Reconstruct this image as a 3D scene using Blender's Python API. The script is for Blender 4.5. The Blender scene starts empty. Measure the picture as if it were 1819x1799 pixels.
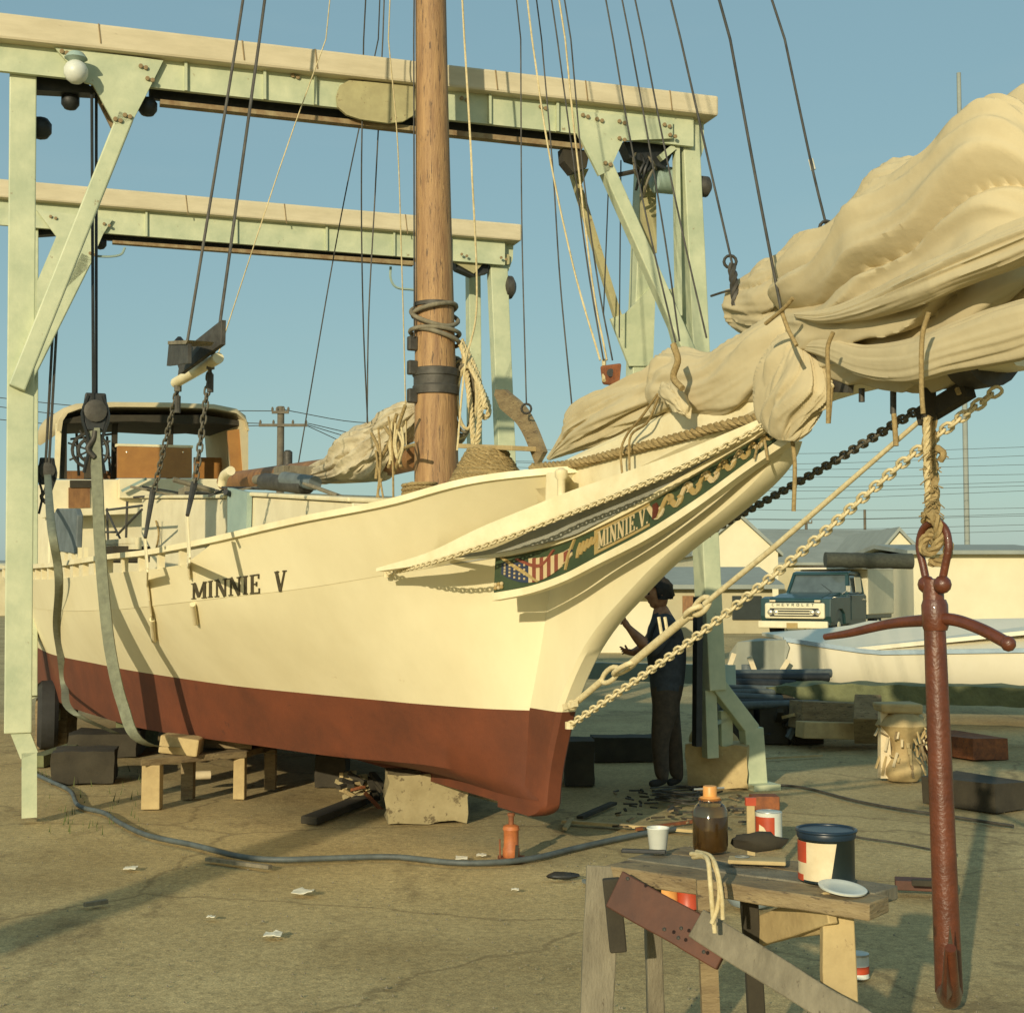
import bpy, bmesh, math, random
from mathutils import Vector, Matrix, noise
from mathutils.bvhtree import BVHTree
random.seed(7)
V = Vector
scene = bpy.context.scene
COL = scene.collection
# ---------------------------------------------------------------- camera, sky, sun
FPX, PITCH, CZ = 2554.0, math.radians(3.26), 1.6
cam_data = bpy.data.cameras.new('camera'); cam = bpy.data.objects.new('camera', cam_data); COL.objects.link(cam)
cam.location = (0, 0, CZ); cam.rotation_euler = (math.radians(90) + PITCH, 0, 0)
cam_data.sensor_width = 36; cam_data.lens = FPX / 1819 * 36
cam_data.clip_start = 0.1; cam_data.clip_end = 5000
scene.camera = cam
SUN_EL = math.radians(16); SUN_TO = V((0.34, 0.94, -math.tan(SUN_EL))).normalized()
sd = bpy.data.lights.new('sun', 'SUN'); sd.energy = 3.9; sd.angle = math.radians(0.6); sd.color = (1.0, 0.87, 0.62)
sun = bpy.data.objects.new('sun', sd); COL.objects.link(sun); sun.rotation_euler = SUN_TO.to_track_quat('-Z', 'Y').to_euler()
world = bpy.data.worlds.new('World'); scene.world = world; world.use_nodes = True
wn, wl = world.node_tree.nodes, world.node_tree.links
bg = wn['Background']; bg.inputs['Strength'].default_value = 0.115
sky = wn.new('ShaderNodeTexSky'); sky.sky_type = 'NISHITA'; sky.sun_disc = False
sky.sun_elevation = SUN_EL; sky.sun_rotation = math.atan2(-SUN_TO.x, -SUN_TO.y)
sky.air_density = 1.0; sky.dust_density = 1.0; sky.ozone_density = 1.2
tint = wn.new('ShaderNodeMix'); tint.data_type = 'RGBA'; tint.blend_type = 'MULTIPLY'; tint.inputs[0].default_value = 1
tint.inputs[7].default_value = (1.08, 1.08, 0.74, 1)
tc = wn.new('ShaderNodeTexCoord'); mp = wn.new('ShaderNodeMapping'); mp.inputs['Scale'].default_value = (1, 1, 7)
nz = wn.new('ShaderNodeTexNoise'); nz.inputs['Scale'].default_value = 2.2; nz.inputs['Detail'].default_value = 5; nz.inputs['Roughness'].default_value = 0.55
rp = wn.new('ShaderNodeValToRGB'); rp.color_ramp.elements[0].position = 0.5; rp.color_ramp.elements[0].color = (0, 0, 0, 1)
rp.color_ramp.elements[1].position = 0.8; rp.color_ramp.elements[1].color = (0.16, 0.16, 0.16, 1)
cl = wn.new('ShaderNodeMix'); cl.data_type = 'RGBA'; cl.inputs[7].default_value = (6.0, 6.0, 4.8, 1)
wl.new(tc.outputs['Generated'], mp.inputs['Vector']); wl.new(mp.outputs[0], nz.inputs['Vector']); wl.new(nz.outputs['Fac'], rp.inputs[0])
wl.new(sky.outputs[0], tint.inputs[6]); wl.new(tint.outputs[2], cl.inputs[6]); wl.new(rp.outputs[0], cl.inputs[0]); 
ev = wn.new('ShaderNodeMix'); ev.data_type = 'RGBA'; ev.inputs[0].default_value = 0.62; ev.inputs[7].default_value = (2.15, 3.75, 4.75, 1)
wl.new(cl.outputs[2], ev.inputs[6]); wl.new(ev.outputs[2], bg.inputs['Color'])
scene.view_settings.view_transform = 'Standard'; scene.view_settings.look = 'None'
scene.view_settings.exposure = 0.0; scene.view_settings.gamma = 1.0

# ---------------------------------------------------------------- measuring helpers
CP, SP = math.cos(PITCH), math.sin(PITCH)
def ray(px, py):
    x, y = (px - 909.5) / FPX, (899.5 - py) / FPX
    return V((x, CP - y * SP, SP + y * CP))
def U(px, py, Y):
    d = ray(px, py); return V((0, 0, CZ)) + d * (Y / d.y)
def G(px, py, z=0.0):
    d = ray(px, py); return V((0, 0, CZ)) + d * ((z - CZ) / d.z)
def plane_hit(px, py, p0, n):
    d = ray(px, py); o = V((0, 0, CZ)); return o + d * ((p0 - o).dot(n) / d.dot(n))
def project(p):
    yc = (p.y) * CP + (p.z - CZ) * SP; zc = -p.y * SP + (p.z - CZ) * CP
    return 909.5 + FPX * p.x / yc, 899.5 - FPX * zc / yc
TH = math.radians(27)
BA = V((-math.sin(TH), math.cos(TH), 0)); BS = V((-math.cos(TH), -math.sin(TH), 0)); B0 = V((0.31, 8.35, 0))
def B(u, v, z): return B0 + BA * u + BS * v + V((0, 0, z))        # boat: u aft, v to starboard
def BP(px, py, v): return plane_hit(px, py, B0 + BS * v, BS)
def BUV(p): q = p - B0; return q.dot(BA), q.dot(BS), q.z
TL = math.radians(18.5)
LA = V((-math.sin(TL), math.cos(TL), 0)); LW = V((-math.cos(TL), -math.sin(TL), 0))
LF0 = V((1.43, 11.6, 0)); LR0 = V((-0.13, 16.0, 0))
def LF(px, py, d=0.0): return plane_hit(px, py, LF0 + LA * d, LA)
def LR(px, py, d=0.0): return plane_hit(px, py, LR0 + LA * d, LA)
def interp(tab, x):
    if x <= tab[0][0]:
        a, b = tab[0], tab[1]; return a[1] + (b[1] - a[1]) * (x - a[0]) / (b[0] - a[0]) * 0.6
    if x >= tab[-1][0]: return tab[-1][1]
    n = len(tab)
    for i in range(n - 1):
        if tab[i][0] <= x <= tab[i + 1][0]:
            x0, y0 = tab[i]; x1, y1 = tab[i + 1]; h = x1 - x0; t = (x - x0) / h
            def sl(j):
                if j == 0: return (tab[1][1] - tab[0][1]) / (tab[1][0] - tab[0][0])
                if j == n - 1: return (tab[-1][1] - tab[-2][1]) / (tab[-1][0] - tab[-2][0])
                return (tab[j + 1][1] - tab[j - 1][1]) / (tab[j + 1][0] - tab[j - 1][0])
            m0, m1 = sl(i) * h, sl(i + 1) * h
            return (2*t**3-3*t*t+1)*y0 + (t**3-2*t*t+t)*m0 + (-2*t**3+3*t*t)*y1 + (t**3-t*t)*m1
def catmull(pts, n):
    pts = [V(p) for p in pts]; out = []; m = len(pts)
    if m == 2: return [pts[0].lerp(pts[1], i / n) for i in range(n + 1)]
    for k in range(n + 1):
        s = k / n * (m - 1); i = min(int(s), m - 2); t = s - i
        p0 = pts[i - 1] if i > 0 else pts[i] * 2 - pts[i + 1]
        p3 = pts[i + 2] if i + 2 < m else pts[i + 1] * 2 - pts[i]
        p1, p2 = pts[i], pts[i + 1]
        out.append(0.5 * ((2*p1) + (p2-p0)*t + (2*p0-5*p1+4*p2-p3)*t*t + (3*p1-p0-3*p2+p3)*t**3))
    return out
def arcpts(pts, step):
    out = [pts[0].copy()]; acc = 0; dirs = []
    for a, b in zip(pts, pts[1:]):
        L = (b - a).length
        while acc + L >= step:
            t = (step - acc) / L; a = a.lerp(b, t); L = (b - a).length; acc = 0; out.append(a.copy())
        acc += L
    return out

# ---------------------------------------------------------------- materials
def lin(h):
    if isinstance(h, str):
        h = h.lstrip('#'); r = [int(h[i:i+2], 16) / 255 for i in (0, 2, 4)]
        return tuple(c / 12.92 if c < .04045 else ((c + .055) / 1.055) ** 2.4 for c in r)
    return h
MATS = {}
def mat(name, c1, c2=None, rough=0.6, scale=6, bump=0.15, bscale=40, metal=0, stretch=None, c3=None, spot=0.62, coat=0, spec=0.5, lo=0.35, hi=0.65, bdist=0.004, tr=0):
    m = bpy.data.materials.new(name); m.use_nodes = True; nt = m.node_tree; n, l = nt.nodes, nt.links
    b = n['Principled BSDF']; c1 = lin(c1); c2 = lin(c2) if c2 else tuple(x * .75 for x in c1)
    t = n.new('ShaderNodeTexCoord'); mpn = n.new('ShaderNodeMapping'); l.new(t.outputs['Object'], mpn.inputs[0])
    if stretch: mpn.inputs['Scale'].default_value = stretch
    a = n.new('ShaderNodeTexNoise'); a.inputs['Scale'].default_value = scale; a.inputs['Detail'].default_value = 7; a.inputs['Roughness'].default_value = .65
    l.new(mpn.outputs[0], a.inputs['Vector'])
    r = n.new('ShaderNodeValToRGB'); e = r.color_ramp.elements
    e[0].position = lo; e[0].color = (*c2, 1); e[1].position = hi; e[1].color = (*c1, 1)
    l.new(a.outputs['Fac'], r.inputs[0]); outc = r.outputs[0]
    if c3:
        a3 = n.new('ShaderNodeTexNoise'); a3.inputs['Scale'].default_value = scale * 2.7; a3.inputs['Detail'].default_value = 9; a3.inputs['Roughness'].default_value = .7
        l.new(mpn.outputs[0], a3.inputs['Vector'])
        r3 = n.new('ShaderNodeValToRGB'); r3.color_ramp.elements[0].position = spot; r3.color_ramp.elements[1].position = spot + .05
        l.new(a3.outputs['Fac'], r3.inputs[0])
        mx = n.new('ShaderNodeMix'); mx.data_type = 'RGBA'; mx.inputs[7].default_value = (*lin(c3), 1)
        l.new(r3.outputs[0], mx.inputs[0]); l.new(outc, mx.inputs[6]); outc = mx.outputs[2]
    l.new(outc, b.inputs['Base Color'])
    b.inputs['Roughness'].default_value = rough; b.inputs['Metallic'].default_value = metal
    b.inputs['Specular IOR Level'].default_value = spec
    if coat: b.inputs['Coat Weight'].default_value = coat
    if tr: b.inputs['Transmission Weight'].default_value = tr
    if bump:
        bn = n.new('ShaderNodeTexNoise'); bn.inputs['Scale'].default_value = bscale; bn.inputs['Detail'].default_value = 5
        l.new(mpn.outputs[0], bn.inputs['Vector'])
        bu = n.new('ShaderNodeBump'); bu.inputs['Strength'].default_value = bump; bu.inputs['Distance'].default_value = bdist
        l.new(bn.outputs['Fac'], bu.inputs['Height']); l.new(bu.outputs[0], b.inputs['Normal'])
    MATS[name] = m; return m
mat('hull_white', (.84,.76,.50), (.77,.69,.44), .5, 2.2, .3, 12, stretch=(1,1,.45), c3=(.60,.49,.27), spot=.67, bdist=.006)
mat('trim_white', (.84,.76,.50), (.72,.62,.37), .5, 5, .2, 40, c3=(.5,.42,.26), spot=.68)
mat('house_white', (.8,.72,.48), (.7,.62,.4), .6, 4, .2, 30, c3=(.5,.43,.27), spot=.66)
mat('bottom_red', (.16,.042,.014), (.105,.03,.011), .75, 2.5, .4, 30, c3=(.10,.03,.012), spot=.63)
mat('deck_grey', (.3,.3,.24), None, .7, 5)
mat('mast_wood', (.44,.265,.11), (.24,.13,.055), .62, 3.0, .6, 25, stretch=(7,7,.6), c3=(.12,.07,.035), spot=.57, bdist=.01)
mat('brown_wood', (.3,.15,.05), (.17,.08,.03), .6, 4, .3, 30, stretch=(3,3,1))
mat('varnish_panel', (.42,.2,.05), (.33,.15,.04), .5, 5, .1)
mat('iron_dark', (.09,.085,.07), (.05,.045,.035), .6, 12, .3, 60, metal=.3)
mat('black_metal', (.025,.028,.027), (.012,.014,.014), .55, 10, .2)
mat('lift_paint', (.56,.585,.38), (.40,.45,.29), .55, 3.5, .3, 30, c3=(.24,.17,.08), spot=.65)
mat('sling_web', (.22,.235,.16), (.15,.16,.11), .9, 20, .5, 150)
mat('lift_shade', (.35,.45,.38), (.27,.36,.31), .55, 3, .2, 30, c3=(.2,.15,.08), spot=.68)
mat('lift_cap', (.62,.54,.36), (.52,.45,.29), .75, 2.5, .3, 25, stretch=(1,1,5), c3=(.35,.29,.18), spot=.67)
mat('lift_dirty', (.44,.40,.2), (.34,.3,.15), .7, 6, .3, 30, c3=(.17,.11,.05), spot=.62)
mat('lift_rusty', (.34,.27,.14), (.2,.12,.05), .8, 8, .4, 30)
mat('canvas', (.56,.475,.29), (.47,.395,.24), .9, 2, .35, 9, bdist=.015, c3=(.42,.36,.23), spot=.68, spec=.12, lo=.25, hi=.6)
mat('canvas_old', (.60,.53,.36), (.44,.37,.24), .9, 5, .55, 14, bdist=.025, spec=.15)
mat('rope_tan', (.40,.30,.14), (.25,.18,.08), .9, 60, .5, 200, spec=.1)
mat('rope_cream', (.66,.56,.33), (.5,.4,.2), .9, 40, .4, 200, spec=.1)
mat('chain_white', (.76,.66,.40), (.58,.48,.27), .55, 30, .2, 80, c3=(.32,.22,.12), spot=.68)
mat('chain_dark', (.14,.13,.09), (.09,.08,.06), .6, 30, .2)
mat('anchor_red', (.15,.042,.017), (.085,.024,.010), .4, 9, .5, 70, c3=(.09,.03,.015), spot=.64, coat=.35, bdist=.006)
mat('board_green', (.05,.075,.032), (.035,.055,.025), .5, 10)
mat('art_cream', (.55,.46,.27), (.55,.42,.22), .55, 20)
mat('art_gold', (.38,.30,.13), (.38,.25,.08), .5, 20)
mat('art_red', (.25,.07,.04), None, .5, 20)
mat('art_blue', (.03,.045,.09), None, .5, 20)
mat('letter_black', (.10,.085,.05), (.06,.05,.03), .5, 20, 0)
mat('timber', (.31,.235,.12), (.17,.12,.06), .85, 5, .7, 30, stretch=(1,1,4), c3=(.09,.065,.038), spot=.58, bdist=.01)
mat('timber_light', (.52,.4,.19), (.38,.28,.13), .85, 5, .5, 30, c3=(.24,.16,.08), spot=.64, bdist=.008)
mat('timber_grey', (.24,.21,.14), (.15,.13,.085), .85, 5, .6, 40, stretch=(4,4,1), c3=(.1,.08,.05), spot=.62, bdist=.006)
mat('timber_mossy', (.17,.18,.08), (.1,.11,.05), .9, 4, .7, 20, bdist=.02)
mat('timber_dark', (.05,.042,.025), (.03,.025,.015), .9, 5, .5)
mat('timber_red', (.12,.045,.022), (.07,.028,.015), .7, 6, .4, 30, c3=(.25,.18,.1), spot=.68)
mat('concrete_block', (.36,.30,.16), (.27,.22,.11), .9, 5, .6, 20, c3=(.13,.10,.05), spot=.57, bdist=.01)
mat('rust', (.3,.1,.03), (.15,.05,.02), .75, 14, .5, 50, c3=(.08,.05,.03), spot=.6)
mat('jack_orange', (.5,.16,.045), (.33,.1,.03), .6, 20, .3, 50, c3=(.12,.07,.04), spot=.62)
mat('rubber', (.03,.03,.028), (.02,.02,.018), .8, 10, .3)
mat('hose_blue', (.10,.12,.115), (.06,.07,.065), .6, 10, .2)
mat('tin', (.5,.5,.44), (.4,.4,.34), .35, 10, .1, metal=.7)
mat('can_blue', (.012,.03,.05), (.01,.02,.035), .35, 10, .05)
mat('can_black', (.012,.02,.018), None, .35, 10, .05)
mat('label_cream', (.72,.62,.4), (.62,.5,.3), .6, 12, .05)
mat('can_red', (.5,.07,.025), None, .45, 10, .05)
mat('white_plastic', (.68,.7,.62), (.6,.62,.54), .4, 10, .05)
mat('orange_plastic', (.82,.38,.1), None, .45, 10, .05)
mat('blue_enamel', (.35,.45,.5), (.28,.36,.42), .3, 8, .05)
mat('truck_green', (.02,.06,.06), (.016,.045,.045), .35, 5, .05, coat=.4)
mat('truck_white', (.74,.68,.46), (.66,.6,.4), .5, 3, .1)
mat('chrome', (.75,.7,.55), (.6,.55,.42), .25, 10, .05, metal=.6)
mat('glass_dark', (.10,.13,.13), (.07,.09,.09), .08, 3, 0, spec=.8)
mat('tarp_dark', (.06,.065,.045), (.04,.042,.03), .85, 12, .5)
mat('skin', (.42,.22,.12), (.26,.12,.06), .6, 20, .1)
mat('hair', (.02,.015,.01), None, .8, 60, .6, 90)
mat('shirt_dark', (.06,.07,.08), (.035,.042,.05), .9, 20, .4)
mat('trousers_dark', (.085,.065,.045), (.05,.04,.028), .9, 20, .4)
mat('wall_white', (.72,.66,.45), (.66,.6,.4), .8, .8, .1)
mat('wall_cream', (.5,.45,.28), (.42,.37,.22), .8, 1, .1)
mat('roof_grey', (.30,.33,.29), (.25,.275,.24), .9, 1, .3, 8)
mat('window_dark', (.05,.06,.055), None, .2, 3, 0)
mat('pole_wood', (.16,.14,.1), (.11,.095,.07), .9, 5)
mat('boat_white', (.78,.72,.55), (.72,.66,.48), .4, 1.5, .1, 8)
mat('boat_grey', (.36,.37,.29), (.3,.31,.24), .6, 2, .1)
mat('pipe_grey', (.16,.19,.19), (.1,.12,.12), .6, 6, .2)
mat('paper_white', (.8,.76,.6), None, .8, 10, .1)
mat('straw', (.42,.34,.17), (.3,.23,.1), .9, 30, .5)
mat('weed_green', (.09,.11,.03), (.06,.075,.02), .9, 10, .2)
# glass jar
gj = bpy.data.materials.new('jar_glass'); gj.use_nodes = True; _b = gj.node_tree.nodes['Principled BSDF']
_b.inputs['Base Color'].default_value = (.75, .6, .36, 1); _b.inputs['Transmission Weight'].default_value = 1; _b.inputs['Roughness'].default_value = .05
MATS['jar_glass'] = gj
mat('turps', (.16,.10,.04), (.10,.065,.025), .3, 10, 0)
# ---------------------------------------------------------------- mesh builder
class MB:
    def __init__(s): s.v = []; s.f = []; s.mi = []; s.cur = 0
    def add(s, vs, fs):
        o = len(s.v); s.v += [V(p) for p in vs]
        for f in fs: s.f.append([i + o for i in f]); s.mi.append(s.cur)
        return s
    def hexa(s, c):      # 8 corners: 4 bottom ring, 4 top ring
        return s.add(c, [(3,2,1,0),(4,5,6,7),(0,1,5,4),(1,2,6,5),(2,3,7,6),(3,0,4,7)])
    def box(s, c, sz, ax=None):
        X, Y, Z = ax or (V((1,0,0)), V((0,1,0)), V((0,0,1))); c = V(c); a, b, d = sz[0]/2, sz[1]/2, sz[2]/2
        return s.hexa([c+X*i*a+Y*j*b+Z*k*d for k in (-1,1) for i,j in ((-1,-1),(1,-1),(1,1),(-1,1))])
    def beam(s, p, q, w, h, up=None, w2=None, h2=None):
        p, q = V(p), V(q); d = (q-p).normalized(); up = V(up) if up else V((0,0,1))
        if abs(d.dot(up)) > .97: up = V((0,1,0))
        x = d.cross(up).normalized(); y = x.cross(d).normalized(); w2 = w2 or w; h2 = h2 or h
        cs = [p+x*i*w/2+y*j*h/2 for i,j in ((-1,-1),(1,-1),(1,1),(-1,1))]+[q+x*i*w2/2+y*j*h2/2 for i,j in ((-1,-1),(1,-1),(1,1),(-1,1))]
        return s.hexa(cs)
    def tube(s, pts, r, n=8, cap=True, closed=False):
        pts = [V(p) for p in pts]; m = len(pts); rs = r if isinstance(r, (list, tuple)) else [r]*m
        t = (pts[1]-pts[0]).normalized(); a = V((0,0,1)) if abs(t.z) < .9 else V((1,0,0)); x = t.cross(a).normalized()
        o = len(s.v)
        for i, p in enumerate(pts):
            if closed: t = (pts[(i+1) % m]-pts[i-1]).normalized()
            else: t = (pts[min(i+1,m-1)]-pts[max(i-1,0)]).normalized()
            x = (x - t*x.dot(t)).normalized(); y = t.cross(x)
            for k in range(n):
                an = 2*math.pi*k/n; s.v.append(p+(x*math.cos(an)+y*math.sin(an))*rs[i])
        for i in range(m if closed else m-1):
            for k in range(n):
                a0, b0 = o+i*n, o+((i+1) % m)*n
                s.f.append([a0+k, a0+(k+1)%n, b0+(k+1)%n, b0+k]); s.mi.append(s.cur)
        if cap and not closed:
            s.f.append([o+k for k in range(n)][::-1]); s.mi.append(s.cur)
            s.f.append([o+(m-1)*n+k for k in range(n)]); s.mi.append(s.cur)
        return s
    def lathe(s, base, prof, n=20, axis=None):
        az = V(axis).normalized() if axis else V((0,0,1)); ref = V((1,0,0)) if abs(az.x) < .9 else V((0,1,0))
        x = (ref-az*ref.dot(az)).normalized(); y = az.cross(x); base = V(base); o = len(s.v)
        for r, z in prof:
            for k in range(n):
                an = 2*math.pi*k/n; s.v.append(base+(x*math.cos(an)+y*math.sin(an))*max(r,1e-4)+az*z)
        for i in range(len(prof)-1):
            for k in range(n):
                s.f.append([o+i*n+k, o+i*n+(k+1)%n, o+(i+1)*n+(k+1)%n, o+(i+1)*n+k]); s.mi.append(s.cur)
        s.f.append([o+k for k in range(n)][::-1]); s.mi.append(s.cur)
        s.f.append([o+(len(prof)-1)*n+k for k in range(n)]); s.mi.append(s.cur)
        return s
    def prism(s, poly, ext):
        n = len(poly); ext = V(ext); p = [V(a) for a in poly]
        return s.add(p+[a+ext for a in p], [list(range(n))[::-1], list(range(n, 2*n))]+[[i,(i+1)%n,n+(i+1)%n,n+i] for i in range(n)])
    def grid(s, rows, close=False):
        o = len(s.v); m = len(rows[0])
        for r in rows: s.v += [V(p) for p in r]
        for i in range(len(rows)-1):
            for k in range(m if close else m-1):
                s.f.append([o+i*m+k, o+i*m+(k+1)%m, o+(i+1)*m+(k+1)%m, o+(i+1)*m+k]); s.mi.append(s.cur)
        return s
    def slab(s, rows, off):     # closed sheet: front rows, back rows = rows + off
        R = [list(map(V, r)) for r in rows]; m = len(R[0])
        Bk = [[p+(off(p) if callable(off) else V(off)) for p in r] for r in R]
        return s.grid([f+b[::-1] for f, b in zip(R, Bk)], close=True).add(
            R[0]+Bk[0], [[i,i+1,m+i+1,m+i] for i in range(m-1)]).add(R[-1]+Bk[-1], [[i+1,i,m+i,m+i+1] for i in range(m-1)])
    def ball(s, c, r, sc=(1,1,1), n=12, ns=0, seed=0):
        rows = []
        for i in range(n//2+1):
            th = math.pi*i/(n//2); row = []
            for k in range(n):
                a = 2*math.pi*k/n; d = V((math.sin(th)*math.cos(a), math.sin(th)*math.sin(a), math.cos(th)))
                rr = r*(1+ns*noise.noise(d*1.7+V((seed,seed*.7,0)))) if ns else r
                row.append(V(c)+V((d.x*sc[0], d.y*sc[1], d.z*sc[2]))*rr)
            rows.append(row)
        return s.grid(rows, close=True)
    def obj(s, name, m, parent=None, smooth=None, bevel=0, jitter=0, **props):
        me = bpy.data.meshes.new(name)
        if jitter:
            for i, p in enumerate(s.v):
                s.v[i] = p+V((noise.noise(p*9+V((3,0,0))), noise.noise(p*9+V((0,7,0))), noise.noise(p*9+V((0,0,11)))))*jitter
        lo = V((min(p.x for p in s.v), min(p.y for p in s.v), min(p.z for p in s.v)))
        hi = V((max(p.x for p in s.v), max(p.y for p in s.v), max(p.z for p in s.v)))
        c = V(((lo.x+hi.x)/2, (lo.y+hi.y)/2, lo.z))
        me.from_pydata([tuple(p-c) for p in s.v], [], s.f)
        for mm in (m if isinstance(m, list) else [m]): me.materials.append(MATS[mm])
        me.polygons.foreach_set('material_index', s.mi)
        bm = bmesh.new(); bm.from_mesh(me); bmesh.ops.remove_doubles(bm, verts=bm.verts, dist=1e-5)
        bmesh.ops.recalc_face_normals(bm, faces=bm.faces); bm.to_mesh(me); bm.free()
        if smooth is not None:
            me.polygons.foreach_set('use_smooth', [True]*len(me.polygons)); me.set_sharp_from_angle(angle=math.radians(smooth))
        o = bpy.data.objects.new(name, me); COL.objects.link(o)
        wloc(o, c, parent)
        if bevel:
            b = o.modifiers.new('bevel', 'BEVEL'); b.width = bevel; b.segments = 2; b.limit_method = 'ANGLE'
        for k, x in props.items(): o[k] = x
        return o
WL = {}
def wloc(o, c, parent):
    if parent is not None:
        o.parent = parent; o.location = c-WL[parent.name]
    else: o.location = c
    WL[o.name] = V(c)
def thing(name, label, cat, loc, group=None):
    o = bpy.data.objects.new(name, None); COL.objects.link(o); o.location = loc; WL[o.name] = V(loc)
    o.empty_display_size = .2; o['label'] = label; o['category'] = cat
    if group: o['group'] = group
    return o
def solo(o, label, cat, group=None):
    o['label'] = label; o['category'] = cat
    if group: o['group'] = group
    return o
def inst(src, name, loc, parent=None, rot=None, scale=None):
    o = bpy.data.objects.new(name, src.data); COL.objects.link(o); wloc(o, V(loc), parent)
    if rot is not None: o.rotation_mode = 'QUATERNION'; o.rotation_quaternion = rot
    if scale: o.scale = (scale,)*3
    return o
def rope_pts(pts, R, turns, ph):   # helix about a path
    out = []; t = (pts[1]-pts[0]).normalized(); a = V((0,0,1)) if abs(t.z) < .9 else V((1,0,0)); x = t.cross(a).normalized(); L = 0
    for i, p in enumerate(pts):
        t = (pts[min(i+1,len(pts)-1)]-pts[max(i-1,0)]).normalized(); x = (x-t*x.dot(t)).normalized(); y = t.cross(x)
        if i: L += (p-pts[i-1]).length
        an = ph+L*turns*2*math.pi; out.append(p+(x*math.cos(an)+y*math.sin(an))*R)
    return out
def rope(mb, path, r, turns=None, n=5, step=None):
    turns = turns or .18/r; pts = arcpts(path, step or 1/turns/8)
    if len(pts) < 3: pts = path
    for k in range(3): mb.tube(rope_pts(pts, r*.52, turns, k*2.094), r*.55, n)
    return mb
LINK = None
def link_mesh():
    global LINK
    mb = MB(); pts = []
    for k in range(12):
        a = 2*math.pi*k/12; pts.append(V((math.cos(a)*.5+(.22 if math.cos(a) > .01 else -.22 if math.cos(a) < -.01 else 0), math.sin(a)*.42, 0)))
    mb.tube(pts, .17, 5, closed=True)
    me = bpy.data.meshes.new('chain_link'); me.from_pydata([tuple(p) for p in mb.v], [], mb.f)
    me.polygons.foreach_set('use_smooth', [True]*len(me.polygons)); return me
def chain(name, path, size, matname, parent):
    me = link_mesh(); me.materials.append(MATS[matname])
    s = MB(); s.tube([path[0]+V((0,0,.02)), path[0]-V((0,0,.02))], size*.5, 8)
    part = s.obj(name, matname, parent, smooth=40)
    pts = arcpts(path, size*.88)
    for i, (p, q) in enumerate(zip(pts, pts[1:])):
        o = bpy.data.objects.new('chain_link', me); COL.objects.link(o); wloc(o, (p+q)/2, part)
        d = (q-p).normalized(); up = V((0,0,1)); y = up.cross(d).normalized(); z = d.cross(y)
        M = Matrix((d, y, z)).transposed(); M = M @ Matrix.Rotation(math.radians(45 if i % 2 else -45), 3, 'X')
        o.rotation_mode = 'QUATERNION'; o.rotation_quaternion = M.to_quaternion(); o.scale = (size*.82,)*3
    return part
# ================================================================ the skipjack
boat = thing('skipjack', 'white wooden sailing workboat with rust red bottom hauled out on blocks', 'sailboat', B(3, 0, .28))
UEND = 11.7
RY = [(60,1008),(100,1006),(193,993),(323,977),(417,953),(650,908),(833,863),(890,851),(967,843),(1010,837)]
SY = [(60,1085),(200,1083),(340,1068),(600,1037),(700,1018),(880,985),(985,940)]
WY = [(100,1160),(117,1167),(183,1181),(223,1189),(417,1218),(650,1241),(817,1256),(1007,1264)]
CY = [(127,1257),(250,1293),(450,1323),(600,1344),(735,1356),(830,1370),(955,1400)]
LV = {
 'R': (-.42, [(0,.06),(.12,.28),(.42,.66),(.92,.98),(1.42,1.25),(2.42,1.58),(3.42,1.78),(4.42,1.9),(5.5,1.95),(7,1.97),(8.5,1.92),(10.4,1.78),(12.2,1.55)], RY),
 'S': (-.05, [(0,.05),(.5,.60),(1,.98),(2,1.42),(3,1.66),(4,1.79),(5,1.86),(6.5,1.87),(8,1.82),(10,1.68),(11.8,1.45)], SY),
 'W': (.3, [(0,.05),(.5,.32),(1,.58),(2,.98),(3,1.28),(4,1.48),(5,1.6),(6.5,1.68),(8,1.62),(10,1.45),(11.5,1.25)], WY),
 'C': (.34, [(0,.05),(.5,.22),(1,.44),(2,.82),(3,1.15),(4,1.38),(5,1.5),(6.5,1.58),(8,1.52),(10,1.35),(11.5,1.15)], CY),
}
def zfit(u, v, tab):
    z = 1.2
    for _ in range(6):
        p = B(u, v, z); px, py = project(p); y = interp(tab, min(max(px, tab[0][0]), tab[-1][0]))
        z = plane_hit(px, y, p, V((0,1,0))).z
    return z
ZT = {}
for k, (u0, bt, tab) in LV.items():
    us = [u0, u0+.3, u0+.8, 1.3, 2, 2.8, 3.6, 4.6, 5.6]; T = [(u, zfit(u, interp(bt, u-u0), tab)) for u in us]
    zl = T[-1][1]; T += [(8, zl+.01), (10, zl+.05), (12.5, zl+.12)]; ZT[k] = T
def lev(k, s):      # s in 0..1 along
    u0, bt, tab = LV[k]; u = u0+(UEND-u0)*s; return u, interp(bt, u-u0), interp(ZT[k], u)
def railpt(u, dv=0, dz=0):
    u0, bt, _ = LV['R']; return B(u, interp(bt, u-u0)+dv, interp(ZT['R'], u)+dz)
def topgap(u): return 0 if u < 1.9 else min(.105, (u-1.9)*.3)
NS = 90; SS = [(i/NS)**1.5 for i in range(NS+1)]
def section(s, side=1):
    P = {}
    for k in 'RSWC': u, b, z = lev(k, s); P[k] = V((u, b, z))
    D = P['R'].copy(); D.z -= topgap(D.x)
    K = V((.2+(UEND-.2)*s, .07, interp([(0,.36),(.05,.34),(.3,.40),(1,.5)], s)))
    rows = [D, D.lerp(P['S'], .5), P['S'], P['S'].lerp(P['W'], .33)+V((0,.012,0)), P['S'].lerp(P['W'], .67)+V((0,.012,0)), P['W']]
    lo = [P['W'], P['W'].lerp(P['C'], .5), P['C'], P['C'].lerp(K, .5), K]
    cv = lambda p: B(p.x, p.y*side, p.z)
    return [cv(p) for p in rows], [cv(p) for p in lo]
tops, bots = MB(), MB(); allh = MB()
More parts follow.
